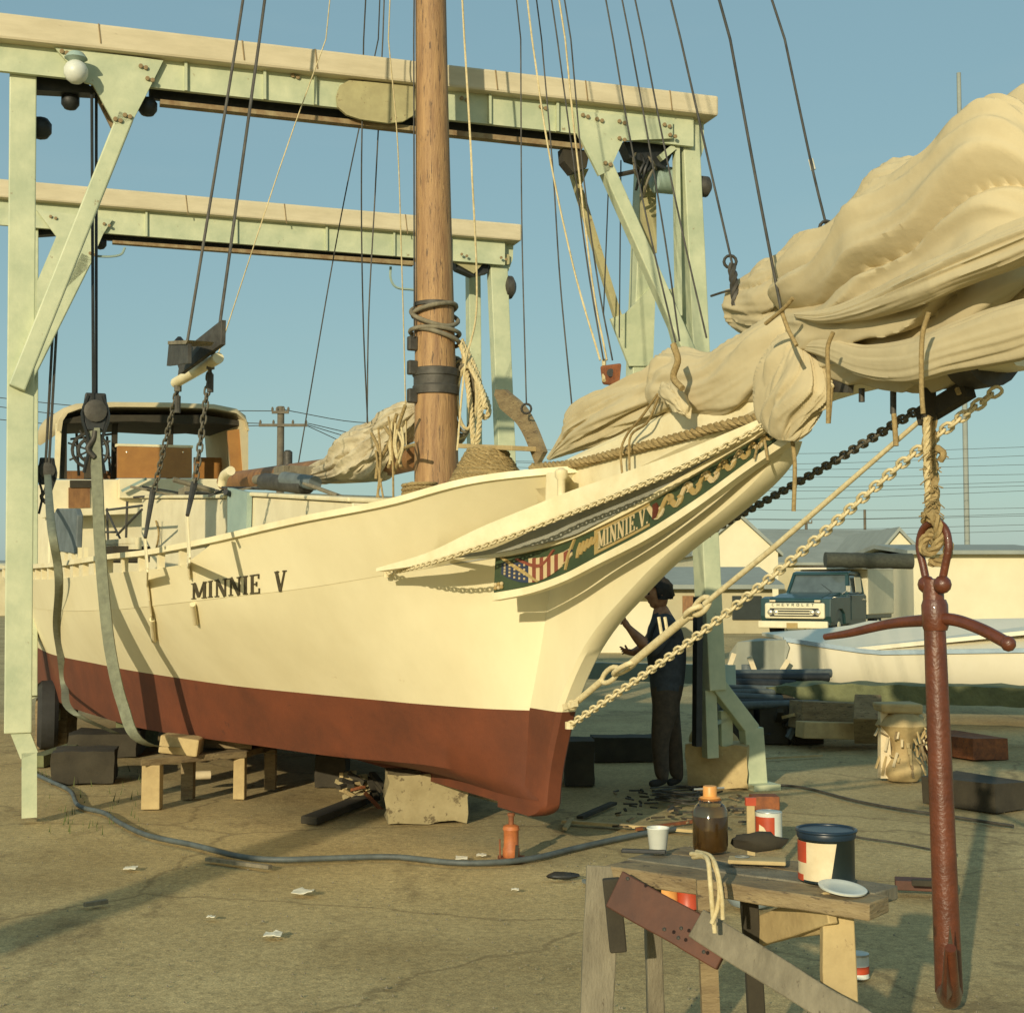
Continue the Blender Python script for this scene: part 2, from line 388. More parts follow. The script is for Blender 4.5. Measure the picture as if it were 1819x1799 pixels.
for sd_ in (1, -1):
    A = [section(s, sd_) for s in SS]
    tops.grid([a[0] for a in A]); bots.grid([a[1] for a in A])
    allh.grid([a[0] for a in A]); allh.grid([a[1] for a in A])
eR, eL = section(1, 1), section(1, -1)
for k in range(5): tops.add([eR[0][k], eL[0][k], eL[0][k+1], eR[0][k+1]], [(0,1,2,3)])
for k in range(4): bots.add([eR[1][k], eL[1][k], eL[1][k+1], eR[1][k+1]], [(0,1,2,3)])
tops.obj('topsides', 'hull_white', boat, smooth=40); bots.obj('hull_bottom', 'bottom_red', boat, smooth=35)
BVH = BVHTree.FromPolygons([tuple(p) for p in allh.v], allh.f)
def H(px, py, off=.004, again=0):
    o = V((0,0,CZ)); d = ray(px, py).normalized(); loc, nor, idx, dist = BVH.ray_cast(o, d)
    if loc is None and again < 2: return H(px+.7, py+.7, off, again+1)
    if loc is None: return None
    if nor.dot(d) > 0: nor = -nor
    return loc+nor*off
# sheer strake, proud of the topsides so that its lower seam casts a line
st = MB(); rows = []
for s in SS:
    a = section(s)[0]; rows.append([a[0]+BS*.004, a[1]+BS*.005, a[2]+BS*.005])
st.slab(rows, -BS*.008).obj('sheer_strake', 'hull_white', boat, smooth=40)
def hullb(u, z):
    r, s_ = interp(LV['R'][1], u-LV['R'][0]), interp(LV['S'][1], max(0, u-LV['S'][0])); zr, zs = interp(ZT['R'], u), interp(ZT['S'], u)
    return r+(s_-r)*min(1, max(0, (zr-z)/(zr-zs)))
deck = MB(); rows = []
for s in SS:
    u, b, z = lev('R', s); zz = z-.3; b = max(.01, hullb(u, zz)-.035); rows.append([B(u, b*k, zz+.05*(1-k*k)) for k in (1,.6,.2,-.2,-.6,-1)])
deck.slab(rows, V((0,0,-.04))).obj('deck', 'deck_grey', boat, smooth=40)
# keel and forefoot, stem and cutwater knee
def centre(px, py, v=0): return BP(px, py, v)
kw = [(1412,783),(1404,806),(1385,836),(1350,872),(1290,922),(1230,967),(1180,1010),(1130,1062),(1090,1106),(1058,1152),(1034,1200),(1018,1240),(1010,1264)]
kr = [(1010,1264),(1004,1292),(997,1325),(990,1362),(985,1400),(982,1432),(974,1444),(960,1449)]
def knee(pts, n, name, m, thick):
    c = catmull([V((a,b,0)) for a,b in pts], n); R = []
    for q in c:
        p = centre(q.x, q.y); u, v, z = BUV(p); ub = max(u+.12, .75)
        R.append([B(u, thick*.32, z), B(u+.03, thick/2, z), B((u+ub)/2, thick/2, z), B(ub, thick/2, z)])
    mb = MB(); mb.slab(R, lambda p: -BS*(2*BUV(p)[1])); return mb.obj(name, m, boat, smooth=40)
knee(kw, 40, 'cutwater', 'hull_white', .13); knee(kr, 16, 'forefoot', 'bottom_red', .13)
MB().hexa([B(.32,-.06,.285), B(.32,.06,.285), B(UEND,.06,.28), B(UEND,-.06,.28), B(.32,-.06,.37), B(.32,.06,.37), B(UEND,.06,.4), B(UEND,-.06,.4)]).obj('keel', 'bottom_red', boat)
# rail cap, bulwark end block, open rail stanchions
R1 = [railpt(-.40+(UEND+.4)*(i/110)**1.4) for i in range(111)]
for sgn, nm in ((1, 'rail_cap'), (-1, 'rail_cap')):
    rr = []
    for p in R1:
        u, v, z = BUV(p); rr.append([B(u, (v+.035)*sgn, z-.004), B(u, (v+.035)*sgn, z+.034), B(u, (v-.07)*sgn, z+.034), B(u, (v-.07)*sgn, z-.004)])
    mb = MB(); mb.grid(rr, close=True); mb.add(rr[0], [(0,1,2,3)]); mb.add(rr[-1], [(3,2,1,0)]); mb.obj(nm, 'trim_white', boat, smooth=30)
u = 2.35
while u < UEND:
    p = railpt(u, -.02, -.11); MB().box(p+V((0,0,.055)), (.05,.045,.115), (BA,BS,V((0,0,1)))).obj('stanchion', 'trim_white', boat); u += .34
for px in (104, 117, 130, 141, 152):
    p = BP(px, 1003, 1.9); MB().box(p+V((0,0,.07)), (.03,.03,.14), (BA,BS,V((0,0,1)))).obj('picket', 'trim_white', boat)
inner = MB(); rows = []
for i in range(60):
    p = railpt(-.38+12*i/59.); u, v, z = BUV(p); rows.append([B(u, hullb(u,z-.02-topgap(u))-.045, z-.02-topgap(u)), B(u, hullb(u,z-.3)-.045, z-.3)])
inner.slab(rows, -BS*.02).obj('bulwark', 'trim_white', boat, smooth=40)
rows = []
for i in range(60):
    p = railpt(-.38+12*i/59.); u, v, z = BUV(p); rows.append([B(u, -(v-.03), z-.01), B(u, -(hullb(u,z-.3)-.03), z-.3)])
MB().slab(rows, -BS*.02).obj('bulwark', 'trim_white', boat, smooth=40)
# bulwark end post at the bow with its bitt head
MB().hexa([BP(968,902,.33), BP(1004,893,.30), BP(1004,893,.12), BP(968,902,.15), BP(970,840,.33), BP(1004,836,.30), BP(1004,836,.12), BP(970,840,.15)]).obj('bulwark_end', 'trim_white', boat, bevel=.008)
MB().lathe(BP(997,885,.32), [(.022,0),(.022,.1),(.035,.115),(.035,.15),(.012,.165)], 12).obj('bitt', 'trim_white', boat, smooth=40)
# head rail swept forward from the hull to the knee
def tabs(t): return [V((a,b,0)) for a,b in t]
def strip_v(px):     # distance off the centreline of things carried by the head
    return interp([(640,1.02),(670,.95),(760,.80),(850,.66),(940,.52),(1000,.42),(1100,.33),(1200,.27),(1300,.2),(1380,.12),(1480,.1)], px)
def strip(name, top, bot, m, thick, n=48, out=0.0, vfn=strip_v, hull=True):
    T, Bt = catmull(tabs(top), n), catmull(tabs(bot), n); R = []
    for a, b in zip(T, Bt):
        row = []
        for q in (a, a.lerp(b,.5), b):
            p = BP(q.x, q.y, vfn(q.x)+out)
            if hull:
                h = H(q.x, q.y, .01+out)
                if h is not None and (h-V((0,0,CZ))).length < (p-V((0,0,CZ))).length: p = h
            row.append(p)
        R.append(row)
    mb = MB(); mb.slab(R, -BS*thick); return mb.obj(name, m, boat, smooth=40), R
strip('head_rail', [(668,1009),(760,981),(850,938),(930,905),(1010,873),(1100,842),(1200,806),(1300,765),(1356,741)],
      [(668,1015),(760,1000),(850,969),(930,940),(1010,909),(1100,873),(1200,830),(1300,783),(1362,754)], 'trim_white', .07, out=.02)
# trailboard with mouldings
TBt = [(880,990),(940,979),(1000,963),(1060,937),(1150,892),(1240,838),(1320,790),(1372,762)]
TBb = [(877,1053),(940,1041),(1000,1020),(1060,989),(1150,942),(1240,884),(1320,826),(1384,776)]
def tb_v(px): return interp([(800,.58),(877,.47),(940,.37),(1000,.30),(1060,.25),(1150,.2),(1240,.16),(1320,.12),(1400,.085)], px)
tbo, TR = strip('trailboard', TBt, TBb, 'board_green', .03, 64, out=.012, vfn=tb_v)
strip('moulding', [(790,990),(880,981),(940,970),(1000,954),(1060,928),(1150,882),(1240,828),(1320,780),(1368,752)],
      [(790,993),(880,990),(940,979),(1000,963),(1060,937),(1150,892),(1240,838),(1320,790),(1372,762)], 'trim_white', .05, out=.028, vfn=tb_v)
strip('moulding', [(876,1053),(940,1041),(1000,1020),(1060,989),(1150,942),(1240,884),(1320,826),(1392,774)],
      [(874,1067),(940,1054),(1000,1033),(1060,1003),(1150,957),(1240,899),(1320,840),(1400,786)], 'trim_white', .05, out=.03, vfn=tb_v)
strip('head_shade_fill', [(800,986),(880,972),(1000,915),(1100,876),(1200,834),(1300,788),(1360,756)],
      [(800,992),(880,982),(1000,956),(1060,930),(1150,884),(1240,830),(1366,756)], 'deck_grey', .02, out=-.07)  # grey strip painting in the shadowed gap under the head rail
def TBP(s, t, off=.004):
    T, Bt = catmull(tabs(TBt), 64), catmull(tabs(TBb), 64)
    i = min(int(s*64), 63); f = s*64-i; a = TR[i][2].lerp(TR[i][0], t); b = TR[i+1][2].lerp(TR[i+1][0], t)
    return a.lerp(b, f)+BS*off
def tb_poly(pts, off=.006, k=4):   # closed outline in (s,t) -> thin raised plate
    mb = MB(); P = [TBP(a, b, off) for a, b in pts]; mb.prism(P, -BS*(off)); return mb
def tb_line(pts, w, off=.005, n=16):
    c = catmull([V((a,b,0)) for a,b in pts], n); R = []
    for i, q in enumerate(c):
        d = (c[min(i+1,n)]-c[max(i-1,0)]); d = V((d.x*9,d.y,0)).normalized(); nn = V((-d.y/9, d.x, 0))*w*(1-abs(i/n-.45)*.9)
        R.append([TBP(q.x+nn.x, q.y+nn.y, off), TBP(q.x-nn.x, q.y-nn.y, off)])
    return MB().slab(R, -BS*off)
# lettering from strokes in a unit box
def bar(x0,y0,x1,y1,w): return ('b',x0,y0,x1,y1,w)
GL = {
 'M': (1.05,[bar(.14,0,.14,1,.09),bar(.91,0,.91,1,.17),bar(.16,1,.52,.1,.17),bar(.52,.1,.9,1,.09),bar(.0,.03,.3,.03,.06),bar(.74,.03,1.08,.03,.06),bar(0,.97,.2,.97,.06),bar(.88,.97,1.08,.97,.06)]),
 'I': (.42,[bar(.2,0,.2,1,.17),bar(.04,.03,.36,.03,.06),bar(.04,.97,.36,.97,.06)]),
 'N': (.9,[bar(.15,0,.15,1,.09),bar(.75,0,.75,1,.09),bar(.16,1,.74,0,.18),bar(.0,.03,.3,.03,.06),bar(0,.97,.2,.97,.06),bar(.6,.97,.9,.97,.06)]),
 'E': (.78,[bar(.17,0,.17,1,.17),bar(.02,.03,.7,.03,.07),bar(.02,.97,.66,.97,.07),bar(.2,.5,.5,.5,.07),bar(.68,0,.68,.27,.06),bar(.64,1,.64,.76,.06),bar(.49,.38,.49,.62,.06)]),
 'V': (.85,[bar(.12,1,.42,0,.18),bar(.42,0,.72,1,.09),bar(0,.97,.3,.97,.06),bar(.58,.97,.85,.97,.06)]),
 '.': (.3,[bar(.1,0,.1,.13,.13)]), ' ': (.5,[]),
 'C': (.8,[bar(.14,.15,.14,.85,.15),bar(.2,.95,.62,.95,.1),bar(.2,.05,.62,.05,.1)]),
 'H': (.85,[bar(.14,0,.14,1,.15),bar(.7,0,.7,1,.15),bar(.14,.5,.7,.5,.12)]),
 'R': (.85,[bar(.14,0,.14,1,.15),bar(.14,.94,.62,.94,.12),bar(.62,.94,.62,.52,.15),bar(.14,.5,.62,.5,.12),bar(.35,.5,.7,0,.15)]),
 'O': (.85,[bar(.14,.05,.14,.95,.15),bar(.68,.05,.68,.95,.15),bar(.14,.95,.68,.95,.12),bar(.14,.05,.68,.05,.12)]),
 'L': (.75,[bar(.14,0,.14,1,.15),bar(.14,.05,.62,.05,.12)]), 'T': (.75,[bar(.34,0,.34,1,.15),bar(0,.94,.68,.94,.12)]),
}
def glyph(ch, fn, thick):
    mb = MB()
    for k, (_, x0,y0,x1,y1,w) in enumerate(GL[ch][1]):
        d = V((x1-x0, y1-y0, 0)); L = d.length; d /= L; n = V((-d.y, d.x, 0))*w/2; R = []; m = max(2, int(L*5))
        for i in range(m+1):
            q = V((x0,y0,0))+d*L*i/m; R.append([fn(q.x+n.x, q.y+n.y, thick+k*.0004), fn(q.x-n.x, q.y-n.y, thick+k*.0004)])
        mb.slab(R, -BS*(thick+.003))
    return mb
# name on the topsides
def word(txt, s0, s1, fnS):   # spread glyphs between s0..s1
    tot = sum(GL[c][0]+.1 for c in txt)-.1; x = 0; out = []
    for c in txt:
        if GL[c][1]:
            out.append((c, lambda gx, gy, off, x=x: fnS(s0+(s1-s0)*(x+gx)/tot, gy, off)))
        x += GL[c][0]+.1
    return out
def name_px(s, t, off):
    px = 342+168*s; yb = 1063-15*s; yt = 1035-24*s
    sk = -5*s*0; return H(px+sk, yb+(yt-yb)*t, off+.008)
for c, fn in word('MINNIE', 0, .728, name_px)+word('V', .875, 1.0, name_px):
    glyph(c, fn, .003).obj('letter', 'letter_black', boat)
# art of the trailboard: letters, swag flag, scrolls
def sx(px): return min(max((px-879)/(1378-879), 0), 1)
def tb_px(s, t, off): return TBP(s, t, off)
def s_of(px):   # invert along the catmull parameter
    best = min(range(65), key=lambda i: abs(project(TR[i][1])[0]-px)); return best/64
def fill_band(a, b, t0, t1, off, n=14, name='panel', m='art_red', par=None):
    R = [[TBP(a+(b-a)*i/n, t1, off), TBP(a+(b-a)*i/n, t0, off)] for i in range(n+1)]
    return MB().slab(R, -BS*off).obj(name, m, tbo)
fill_band(s_of(1060), s_of(1158), .1, .92, .004, m='art_gold', name='name_panel')
fill_band(s_of(1064), s_of(1154), .2, .82, .006, m='board_green', name='name_panel')
for c, fn in word('MINNIE.V.', s_of(1064), s_of(1153), lambda s, t, off: TBP(s, .22+.58*t, off)):
    glyph(c, fn, .009).obj('letter', 'art_cream', tbo)
fa, fb = s_of(893), s_of(1022)
def flagp(a, b, off):     # a across, b down the swag
    s = fa+(fb-fa)*a; top = .93-.62*math.sin(math.pi*min(a,1))**1.2*.0
    t0 = .9-.05*a; hang = .85*math.sin(math.pi*(.12+.8*a))**.7
    return TBP(s, max(t0-hang*b*.95, .02), off)
def flag_quad(a0,a1,b0,b1,m,off,name):
    R = [[flagp(a0+(a1-a0)*i/5, b0+(b1-b0)*j/3, off) for j in range(4)] for i in range(6)]
    MB().slab(R, -BS*off).obj(name, m, tbo)
flag_quad(.0,.36,.22,1,'art_blue',.006,'flag_canton')
for k in range(9): flag_quad(.36+.05*k,.36+.05*(k+1),.12+.02*k,1,'art_cream' if k % 2 == 0 else 'art_red',.006+.0003*(k % 2),'flag_stripe')
flag_quad(.81,.95,.3,.95,'art_cream',.006,'flag_fold'); flag_quad(.84,.9,.35,.9,'art_red',.008,'flag_fold'); flag_quad(.9,.95,.4,.7,'art_blue',.009,'flag_fold')
for i in range(5):
    for j in range(4):
        p = flagp(.05+.065*i, .34+.17*j, .009); MB().box(p, (.012,.006,.012), (BA,BS,V((0,0,1)))).obj('star', 'art_cream', tbo)
tb_line([(fa-.005,.98),(fa+.09,.45),(fa+.15,.06)], .05, .010).obj('flag_pole', 'art_gold', tbo)
tb_line([(fb+.0,.98),(fb-.03,.5),(fb-.045,.1)], .05, .010).obj('flag_pole', 'art_gold', tbo)
tb_line([(fa+.06,.85),(fa+.16,.5),(fa+.22,.85)], .05, .010).obj('ribbon', 'art_red', tbo)
for i in range(6):
    p = TBP(.012+.012*(i%3), .12+.1*(i//3), .008); MB().ball(p, .012, n=8).obj('berry', 'art_cream' if i % 2 else 'art_gold', tbo)
rnd = random.Random(3)
for k in range(15):
    s = s_of(1165)+(s_of(1366)-s_of(1165))*k/14; f = 1 if k % 2 else -1; w = .035
    tb_line([(s-.018,.5-.3*f),(s-.004,.5+.05*f),(s+.010,.5+.28*f),(s+.020,.5+.1*f),(s+.012,.5-.05*f)], .07, .007, 14).obj('scroll', 'art_gold' if k % 3 else 'art_cream', tbo)
for k in range(5):
    s = s_of(1026)+(s_of(1056)-s_of(1026))*k/4; tb_line([(s-.008,.3+.05*k),(s,.55),(s+.008,.75)], .07, .007, 8).obj('scroll', 'art_gold', tbo)
for s0 in (1163, 1168): tb_line([(s_of(s0),.25),(s_of(s0)+.004,.5),(s_of(s0),.78)], .08, .009, 8).obj('scroll', 'art_red', tbo)
# bowsprit
bz = [(-3.5,2.41),(-2.4,2.44),(-1.5,2.28),(-.5,2.1),(1.6,1.78)]
bs_ = MB(); R = []
for i in range(40):
    u = -3.5+5.1*i/39; w = .10+.05*min(1,(u+3.5)/3.4); z = interp(bz, u); h = .2+.07*min(1,(u+3.5)/3)
    R.append([B(u,w,z+.03),B(u,w-.03,z),B(u,-w+.03,z),B(u,-w,z+.03),B(u,-w,z+h-.03),B(u,-w+.03,z+h),B(u,w-.03,z+h),B(u,w,z+h-.03)])
bs_.grid(R, close=True); bs_.add(R[0], [range(8)]); bs_.add(R[-1], [range(7,-1,-1)])
bowsprit = bs_.obj('bowsprit', 'trim_white', boat, smooth=30)
tipz = interp(bz, -3.25)
MB().tube([B(-3.2,0,tipz+.1), B(-3.32,0,tipz+.1)], .16, 20).obj('cranse_iron', 'iron_dark', boat, smooth=40)
MB().beam(BP(1484,682,.11), BP(1512,683,.11), .03, .07).obj('sprit_bracket', 'iron_dark', boat)
MB().beam(BP(1636,742,.03), BP(1722,690,.03), .05, .07).obj('sprit_bracket', 'timber_dark', boat)
# mast
mA, mB_ = BP(776,885,0), BP(766,70,0); md = (mB_-mA); md /= md.z
def mast_at(z): return mA+md*(z-mA.z)
mr = lambda z: interp([(1.4,.162),(2.3,.156),(5.4,.114),(15.4,.06)], z)
zs = [1.45+14*(i/50)**1.3 for i in range(51)]
mast = MB().tube([mast_at(z) for z in zs], [mr(z) for z in zs], 28).obj('mast', 'mast_wood', boat, smooth=40)
def yz(py): return plane_hit(770, py, mA, V((0,1,0))).z
zb = yz(702); MB().lathe(mast_at(zb), [(mr(zb)+.004,0),(mr(zb)+.016,.005),(mr(zb)+.016,.06),(mr(zb)+.008,.07),(mr(zb)+.008,.13),(mr(zb)+.016,.135),(mr(zb)+.016,.185),(mr(zb)+.002,.19)], 28).obj('mast_band', 'iron_dark', mast, smooth=30)
for k, zc in enumerate((yz(598), yz(590), yz(560), yz(550))):
    tilt = (.05, .02, -.09, .04)[k]; pts = []
    for i in range(28):
        a = 2*math.pi*i/28; r = mr(zc)+.022+.012*math.sin(a*2+k); pts.append(mast_at(zc)+BS*math.cos(a)*r+BA*math.sin(a)*r+V((0,0,tilt*math.cos(a+k*.8))))
    MB().tube(pts, .016, 8, closed=True).obj('mast_hoop', 'timber_grey', mast, smooth=60)
zc = yz(545)
MB().lathe(mast_at(zc), [(mr(zc)+.001,0),(mr(zc)+.012,.004),(mr(zc)+.012,.03),(mr(zc)+.001,.034)], 28).obj('mast_band', 'iron_dark', mast, smooth=30)
# cleats and coil of line hanging from the band on the right side
for k in range(7):
    c0 = mast_at(yz(655))+(-BS)*.2+BA*(.04*k-.1); pts = []
    for i in range(22):
        a = 2*math.pi*i/22; pts.append(c0+V((0,0,-.2+.22*math.cos(a)*(1+.08*k)))+(-BS*.4-BA*.3).normalized()*(.07+.012*k)*math.sin(a))
    MB().tube(pts, .014, 6, closed=True).obj('halyard_coil', 'timber_grey' if k % 3 else 'rope_cream', mast, smooth=60)
for px0, pts in ((0,[(818,610),(830,640),(846,670),(858,700),(862,728)]),(1,[(820,605),(842,650),(853,690),(850,770),(846,790)]),(2,[(822,612),(832,690),(838,745),(842,800)]),(3,[(855,690),(866,715),(868,735),(858,740),(850,715)])):
    rope(MB(), catmull([BP(a,b,-.15-.03*px0) for a,b in pts], 24), .02).obj('hanging_line', 'rope_cream', mast, smooth=60)
for yy in (612, 655, 705): MB().box(mast_at(yz(yy))+BS*(mr(yz(yy))+.03), (.05,.07,.1), (BA,BS,V((0,0,1)))).obj('cleat', 'iron_dark', mast, bevel=.01)
# standing and running rigging
def rig(low, x70, m, r, ztop, bend=0, name='shroud', mid=None):
    top = mast_at(ztop); fr = .25; lp = project(low)[1]
    for _ in range(5): p70 = U(x70, 70, low.y+(top.y-low.y)*fr); fr = (p70.z-low.z)/(top.z-low.z)
    if mid: mid = [(q[0], q[1], low.y+(p70.y-low.y)*(lp-q[1])/(lp-70)) for q in mid]
    pts = [low]+([U(*q) for q in mid] if mid else [])+[p70, top]
    c = catmull(pts[:-1], 10*(len(pts)-1))+[top] if len(pts) > 3 else [low, p70, top]
    return MB().tube(c, r, 6).obj(name, m, boat, smooth=60)
rig(BP(332,612,1.75), 421, 'iron_dark', .010, 15.0); rig(BP(391,572,1.75), 461, 'iron_dark', .010, 15.0)
rig(BP(384,640,1.6), 579, 'rope_cream', .004, 13, name='halyard', mid=[(500,290,10.6)])
rig(BP(653,752,.2), 646, 'iron_dark', .006, 14, name='topping_lift', mid=[(642,330,10.4),(645,560,10.6)][::-1])
rig(BP(652,752,.1), 680, 'iron_dark', .006, 14, name='topping_lift', mid=[(655,560,10.6),(666,350,10.4)])
rig(BP(528,835,0), 672, 'iron_dark', .006, 14, name='lazy_jack', mid=[(603,400,11.2)])
rig(BP(722,800,.1), 690, 'rope_cream', .005, 12, name='halyard', mid=[(718,620,10.2),(713,450,10.2),(706,250,10.1)])
rig(BP(736,600,.17), 735, 'iron_dark', .006, 12, name='halyard')
rig(BP(812,800,-.05), 825, 'rope_cream', .008, 12, name='halyard', mid=[(826,650,9.7),(847,540,9.75),(838,300,9.8)])
rig(BP(935,716,0), 925, 'iron_dark', .005, 13, name='halyard', mid=[(927,400,9.4)])
rig(BP(1066,640,0), 945, 'rope_cream', .006, 13, name='halyard', mid=[(1020,480,8.6),(975,270,8.9)])
rig(BP(1016,722,0), 962, 'iron_dark', .005, 13, name='jib_sheet', mid=[(995,500,8.8),(982,300,9.0)])
rig(BP(1072,640,.02), 990, 'iron_dark', .005, 13, name='halyard', mid=[(1045,480,8.7),(1018,280,8.9)])
rig(BP(1078,640,0), 1004, 'rope_cream', .006, 13, name='halyard', mid=[(1052,500,8.7),(1022,250,8.9)])
rig(BP(1088,640,-.02), 1014, 'iron_dark', .005, 13, name='halyard', mid=[(1062,500,8.7),(1035,300,8.9)])
rig(BP(1200,608,.0), 1089, 'iron_dark', .005, 14, name='stay', mid=[(1158,430,8.3),(1118,240,8.6)])
rig(BP(1207,606,-.05), 1119, 'iron_dark', .005, 14, name='stay', mid=[(1182,430,8.3),(1150,240,8.6)])
rig(BP(1255,600,0), 1143, 'iron_dark', .005, 14, name='stay', mid=[(1216,430,8.0),(1178,250,8.4)])
rig(BP(1301,470,0), 1209, 'iron_dark', .006, 14, name='forestay', mid=[(1256,275,7.7)])
rig(BP(1388,552,.2), 1297, 'iron_dark', .007, 14.5, name='forestay', mid=[(1345,330,7.4)])
rig(BP(1468,402,0), 1394, 'iron_dark', .006, 14.5, name='forestay', mid=[(1441,290,7.0)])
_l, _f = BP(1468,402,0), (402-292)/(402-70.)
_y = _l.y+(mast_at(14.5).y-_l.y)*.19*_f
MB().tube([U(1440,283,_y), U(1445,302,_y)], .012, 8).obj('splice', 'paper_white', boat)
for (px, py) in ((1468,405),(1297,465),(935,718)):
    c0 = BP(px, py+(8 if px == 935 else 0), 0); MB().tube([c0+V((.03*math.sin(a),0,.03*math.cos(a))) for a in [i*math.pi/6 for i in range(12)]], .008, 6, closed=True).obj('shackle', 'iron_dark', boat, smooth=60)
rope(MB(), [BP(1299,470,0), BP(1304,500,0), BP(1307,545,0)], .022).obj('pendant', 'iron_dark', boat, smooth=60)
MB().tube(catmull([BP(1302,515,0), BP(1285,519,0), BP(1263,526,0)], 8), .006, 6).obj('rope_tail', 'iron_dark', boat)
# lower rigging: sheer pole, turnbuckles, chains, chainplates
SPl, SPr = BP(312,680,1.76), BP(388,636,1.76)
MB().tube([SPl, SPr], .034, 12).obj('sheer_pole', 'trim_white', boat, smooth=40)
for (a, b, c, d) in (((326,612),(316,690),(272,880),(258,955)), ((391,575),(374,650),(345,870),(333,915))):
    P = [BP(*a,1.75), BP(*b,1.76), BP(*c,1.8), BP(*d,1.9)]
    MB().tube(P[:2], .012, 6).obj('shroud_end', 'iron_dark', boat)
    chain('shroud_chain', catmull([P[1], P[2]], 20), .05, 'chain_dark', boat)
    MB().tube([P[2]+V((0,0,.04)), P[3]], [.022,.012], 8).obj('turnbuckle', 'iron_dark', boat, smooth=40)
    MB().tube([P[1]-V((0,0,.05)), P[1]-V((0,0,.16))], .02, 8).obj('turnbuckle', 'iron_dark', boat, smooth=40)
for a, b, c in (((257,955),(262,1010),(277,1135)), ((332,912),(336,985),(339,1024))):
    pts = []
    for px, py in [a]+[(b[0]+(c[0]-b[0])*i/5, b[1]+(c[1]-b[1])*i/5) for i in range(6)]:
        h = H(px, py, .016); pts.append(h if h is not None else BP(px, py, 1.86))
    pts[0] = BP(a[0], a[1], BUV(pts[1])[1]+.02)
    mb = MB()
    for p, q in zip(pts, pts[1:]): mb.beam(p, q, .05, .012, up=BS)
    mb.obj('chainplate', 'trim_white', boat, bevel=.003)
    h0 = H(c[0]-3, c[1]-38, .02)
    if c[1] > 1100: MB().tube([h0, H(c[0], c[1], .02)], .02, 10).obj('chainplate', 'trim_white', boat, smooth=40)
MB().tube([H(346,1070,.02), H(351,1104,.02)], .02, 10).obj('chainplate', 'trim_white', boat, smooth=40)
# side light screen lashed to the shrouds
board = [BP(310,634,1.9), BP(393,568,1.78), BP(392,612,1.78), BP(320,664,1.9)]
MB().prism(board, -BS*.03).obj('light_screen', 'iron_dark', boat, bevel=.003)
MB().prism([BP(300,606,2.02), BP(334,606,2.02), BP(334,645,2.02), BP(296,650,2.02)], -BS*.02).obj('light_screen', 'iron_dark', boat)
MB().prism([BP(298,606,2.03), BP(334,604,2.03), BP(330,611,2.03), BP(298,612,2.03)], -BS*.15).obj('light_screen', 'timber_grey', boat)
MB().lathe(BP(318,645,1.95), [(.035,0),(.04,.02),(.03,.04),(.03,.11),(.035,.13),(.01,.16)], 12).obj('side_light', 'black_metal', boat, smooth=40)
# bobstay chains, rod stay and bowsprit shroud chain
bob0 = BP(1012,1288,.03)
chain('bobstay_chain', catmull([bob0, BP(1200,1158,.03), BP(1400,1000,.03), BP(1600,825,.03), BP(1716,735,.03), BP(1790,680,.03)], 60), .052, 'chain_white', boat)
sh0 = H(690, 1014, .03)
if sh0 is None: sh0 = BP(690,1014,.95)
shp = [sh0]+[BP(a, b, strip_v(a)+.045) for a, b in ((760,1001),(850,972),(930,944),(1010,913),(1100,878),(1200,836),(1300,786),(1380,742),(1478,684))]
chain('bowsprit_shroud', catmull(shp, 90), .036, 'chain_white', boat)
chain('bowsprit_shroud', catmull([BP(1255,948,-.5), BP(1450,838,-.3), BP(1640,722,-.1)], 40), .05, 'chain_dark', boat)
r0, r1, r2, r3 = BP(1020,1250,.04), BP(1070,1208,.04), BP(1245,1078,.04), BP(1640,742,.04)
MB().tube([r0, r1], .019, 10).obj('stay_rod', 'chain_white', boat, smooth=40)
MB().tube([BP(1120,1180,.04), BP(1225,1092,.04)], .022, 10).obj('stay_rod', 'chain_white', boat, smooth=40)
MB().tube([BP(1252,1072,.04), BP(1375,972,.04), r3], [.014,.014,.010], 10).obj('stay_rod', 'chain_white', boat, smooth=40)
for c1, c2, nn in ((BP(1072,1207,.04), BP(1096,1190,.04), 0), (BP(1095,1196,.05), BP(1122,1178,.05), 1), (BP(1222,1094,.04), BP(1242,1078,.04), 1), (BP(1234,1086,.03), BP(1258,1066,.03), 0)):
    d = (c2-c1); L = d.length; d.normalize(); y = (BS if nn else V((0,0,1)).cross(d).cross(d)).normalized(); pts = []
    for i in range(14):
        a = 2*math.pi*i/14; pts.append((c1+c2)/2+d*math.cos(a)*L*.6+y*math.sin(a)*.032)
    MB().tube(pts, .014, 7, closed=True).obj('stay_shackle', 'chain_white', boat, smooth=60)
for px in (1175, 1186): MB().tube([BP(px,1126,.04), BP(px-5,1096,.04)], .009, 6).obj('stay_cotter', 'chain_white', boat)
MB().ball(BP(1017,1252,.06), .032, n=10).obj('stem_fitting', 'chain_white', boat, smooth=60)
MB().beam(BP(1002,1256,.075), BP(1024,1249,.075), .02, .035).obj('stem_fitting', 'chain_white', boat)
